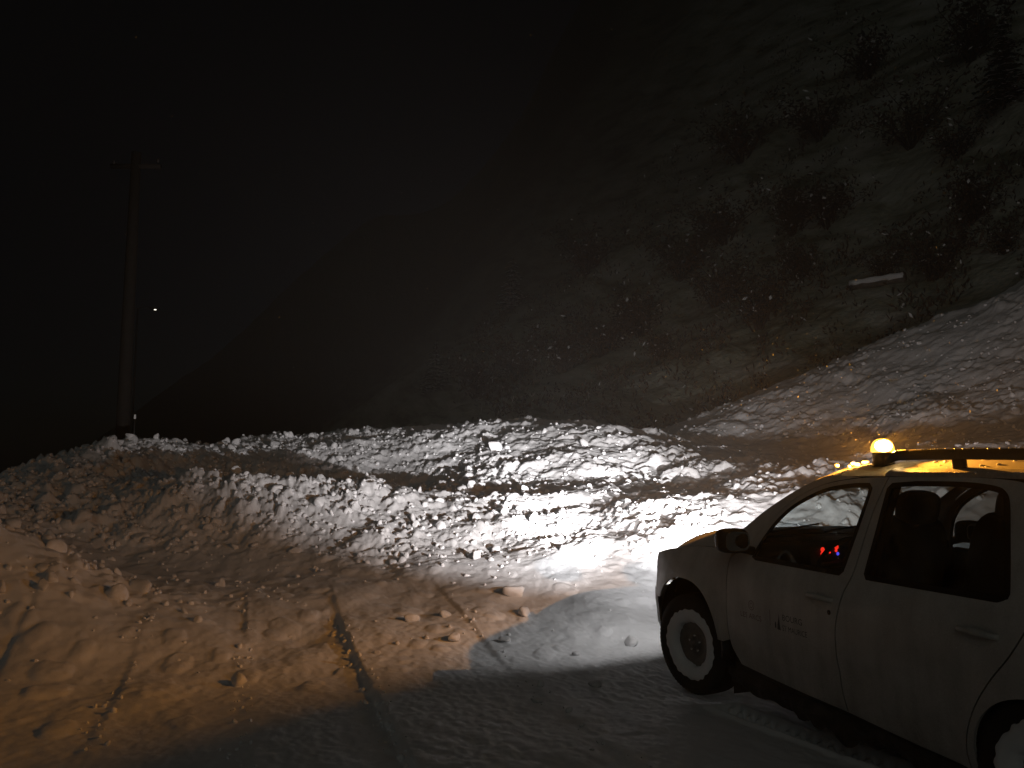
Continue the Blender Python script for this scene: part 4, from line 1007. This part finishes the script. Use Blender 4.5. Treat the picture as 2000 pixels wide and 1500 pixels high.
# scrub and tufts over the whole slope, too many and too dim to count
rgv = np.random.default_rng(77); VV = []; FF = []; c = 0; VS = []; FS = []; cs = 0
Qf = np.array([[0, 1, 2, 3]])
for k in range(800):
    d_ = 28+42*rgv.random(); a_ = rgv.uniform(-.05, .66); hx_ = 5.07-.943*d_*math.cos(a_)+.3165*d_*math.sin(a_); hy_ = -3.9+.315*d_*math.cos(a_)+.9486*d_*math.sin(a_)
    if not (-128 < hx_ < 12 and -68 < hy_ < 82): continue
    _, Hm_, _ = masks(np.array([hx_]), np.array([hy_]), np.array([1.0]))
    if Hm_[0] < .6 or fbm(np.array([hx_*.16]), np.array([hy_*.16]), 2, 88)[0] < -.08: continue
    z_ = float(zat(hx_, hy_)); hh = rgv.uniform(.35, 1.5)
    for q in range(26):
        t = rgv.random(); p = np.array([hx_, hy_, z_])+np.array([rgv.normal()*.35*hh, rgv.normal()*.35*hh, hh*t*.9]); d1 = rgv.normal(size=3); d1 /= np.linalg.norm(d1); d1[2] = abs(d1[2])+.4; d2 = rgv.normal(size=3); d2 /= np.linalg.norm(d2)
        qd_ = np.array([p-d1*.10*hh, p+d2*.05, p+d1*.10*hh, p-d2*.05])
        if rgv.random() < .02: VS.append(qd_+np.array([0, 0, .02])); FS.append(Qf+cs); cs += 4
        else: VV.append(qd_); FF.append(Qf+c); c += 4
o = fast_mesh("hillside_scrub", np.vstack(VV), np.vstack(FF), M_TWIG, False); tag(o, "brown scrub and tufts covering the snowy slope", "scrub", kind="stuff")
o = fast_mesh("snow_on_scrub", np.vstack(VS), np.vstack(FS), M_SNOW, False); tag(o, "snow caught in the scrub on the slope", "snow", kind="stuff")
# snow-covered log on the bank
p0 = Vector((-19.9, 18.9, float(zat(-19.9, 18.9))+.12)); p1 = Vector((-17.9, 19.7, float(zat(-17.9, 19.7))+.14))
lg = empty("fallen_log", p0)
b = MB(); b.tube([p0, p0.lerp(p1, .3), p0.lerp(p1, .7), p1], [.19, .185, .175, .165], 14); b.build("trunk", plain("pale_bare_wood", (.17, .15, .125), .85, bump=(24, .6, .01), vary=.4), lg)
b = MB(); b.tube([p0.lerp(p1, t)+Vector((.03, -.05, .10)) for t in np.linspace(.01, .99, 9)], [.15+.02*math.sin(i*2.3) for i in range(9)], 12); b.build("snow_cover", M_SNOW, lg)
tag(lg, "pale snow-topped log lying along the bank above the rubble", "log")

# ------------------------------------------------------------------ pole, building with a lamp, marker stake
x, y = -16.7, -7.0; z0 = float(zat(x, y))
po = empty("utility_pole", (x, y, z0)); tag(po, "dark wooden utility pole with a crossarm behind the left heap", "pole")
b = MB(); b.tube([(x, y, z0-.6), (x, y, z0+3), (x, y, 9.9)], [.17, .16, .12], 14); b.build("shaft", M_WOOD, po)
b = MB(); b.tube([(x-.25, y-.62, 9.55), (x+.25, y+.62, 9.50)], .07, 8); b.build("crossarm", M_WOOD, po)
for t in (-.55, .55):
    b = MB(); b.lathe([(.01, 0), (.045, .01), (.03, .05), (.05, .07), (.03, .11), (.012, .14)], (x+.4*t, y+t, 9.60), 'z', 12, 1); b.build("insulator", M_BLACK, po)
hx, hy = -36.0, -8.65; hz = float(zat(hx, hy))-.3
ho = empty("street_lamp", (hx, hy, hz)); tag(ho, "far street lamp showing as one tiny point of light right of the pole", "street lamp")
top = 9.35
b = MB(); b.tube([(hx, hy-.7, hz), (hx, hy-.7, hz+4), (hx, hy-.7, top+.1)], [.07, .055, .04], 10); b.tube([(hx, hy-.7, top+.08), (hx, hy-.35, top+.2), (hx, hy-.05, top+.16)], .025, 8); b.build("post", M_BLACK, ho)
b = MB(); b.sup((hx, hy+.05, top+.13), (.10, .26, .05), .7, .7, 16, 8); b.build("lamp_head", M_BLACK, ho)
b = MB(); b.sup((hx+.02, hy+.08, top+.07), (.04, .055, .03), 1, 1, 14, 8); b.build("bulb", emit("lamp_glow", (1, .95, .8), 2.2), ho)
x, y = -12.6, -6.2; z0 = float(zat(x, y))
mk_ = empty("snow_stake", (x, y, z0)); tag(mk_, "thin snow stake with a pale reflector at the top of the left heap", "marker")
b = MB(); b.tube([(x, y, z0-.3), (x+.02, y, z0+.5)], .015, 8); b.build("stake", M_BLACK, mk_)
b = MB(); b.tube([(x+.02, y, z0+.44), (x+.022, y, z0+.53)], .022, 8); b.build("reflector", plain("reflector_white", (.85, .85, .85), .3), mk_)

# ------------------------------------------------------------------ falling snow and snowy air
rg = np.random.default_rng(21); nf = 1300
d_ = 3.2+15*rg.random(nf); la = rg.uniform(-.75, .75, nf)*d_; up = rg.uniform(-.25, .60, nf)*d_
fx = 5.07-.949*d_+.3165*la; fy = -3.9+.315*d_+.9486*la; fz = 1.6+up
extra = 90   # more flakes near the beacon
nr_ = 2600; tiny = rg.normal(size=(nr_, 3))*np.array([.55, .5, .45])  # minute flakes added all round the beacon to give it a halo
fx = np.r_[fx, BX+rg.normal(size=extra)*.6-.3, BX-.05+tiny[:, 0]]; fy = np.r_[fy, BY+rg.normal(size=extra)*.6, BY+tiny[:, 1]]; fz = np.r_[fz, BZ+.25+np.abs(rg.normal(size=extra))*.4, BZ+.10+tiny[:, 2]]
nfl = nf
ok = fz > zat(np.clip(fx, -100, 12), np.clip(fy, -60, 80))+.1; ok &= ~((fx > -.95) & (fx < 3.6) & (np.abs(fy) < 1.05) & (fz < 1.72)); nfl = int(ok[:nf].sum()); nfe = int(ok[:nf+extra].sum()); fx, fy, fz = fx[ok], fy[ok], fz[ok]
Vo = np.array([(1,0,0),(-1,0,0),(0,1,0),(0,-1,0),(0,0,1),(0,0,-1)], float); Fo = np.array([(0,2,4),(2,1,4),(1,3,4),(3,0,4),(2,0,5),(1,2,5),(3,1,5),(0,3,5)])
VV = []; FF = []
for k in range(len(fx)):
    VV.append(Vo @ rotm(*rg.uniform(0, 6.28, 3)).T * (rg.uniform(.0012, .0026) if k < nfl else (rg.uniform(.0014, .003) if k < nfe else rg.uniform(.0005, .0009))) + np.array([fx[k], fy[k], fz[k]])); FF.append(Fo+6*k)
o = fast_mesh("falling_snow", np.vstack(VV), np.vstack(FF), plain("snowflake", (.85, .85, .87), .6), False); tag(o, "fine snowflakes blowing through the air around the car", "falling snow", kind="stuff")

hm = bpy.data.materials.new("snowy_air"); hm.use_nodes = True; nt = hm.node_tree; nt.nodes.clear()
ho_ = nt.nodes.new("ShaderNodeOutputMaterial"); pv = nt.nodes.new("ShaderNodeVolumePrincipled"); pv.inputs["Color"].default_value = (.85, .87, .88, 1); pv.inputs["Density"].default_value = HAZE; pv.inputs["Anisotropy"].default_value = .35
nt.links.new(pv.outputs[0], ho_.inputs["Volume"])
zlo, zhi = float(GZ.min())-1.0, float(GZ.max())+8.0
b = MB(); b.box((gx[0]-3, gy[0]-3, zlo), (gx[-1]+3, gy[-1]+3, zhi)); o = b.build("haze", hm, None, False); tag(o, "thin snowy air filling the whole scene", "haze", kind="stuff")
print("tris approx", sum(len(o.data.polygons) for o in SC.objects if o.type == 'MESH'), "grid", nx, ny, "chunks", len(px))
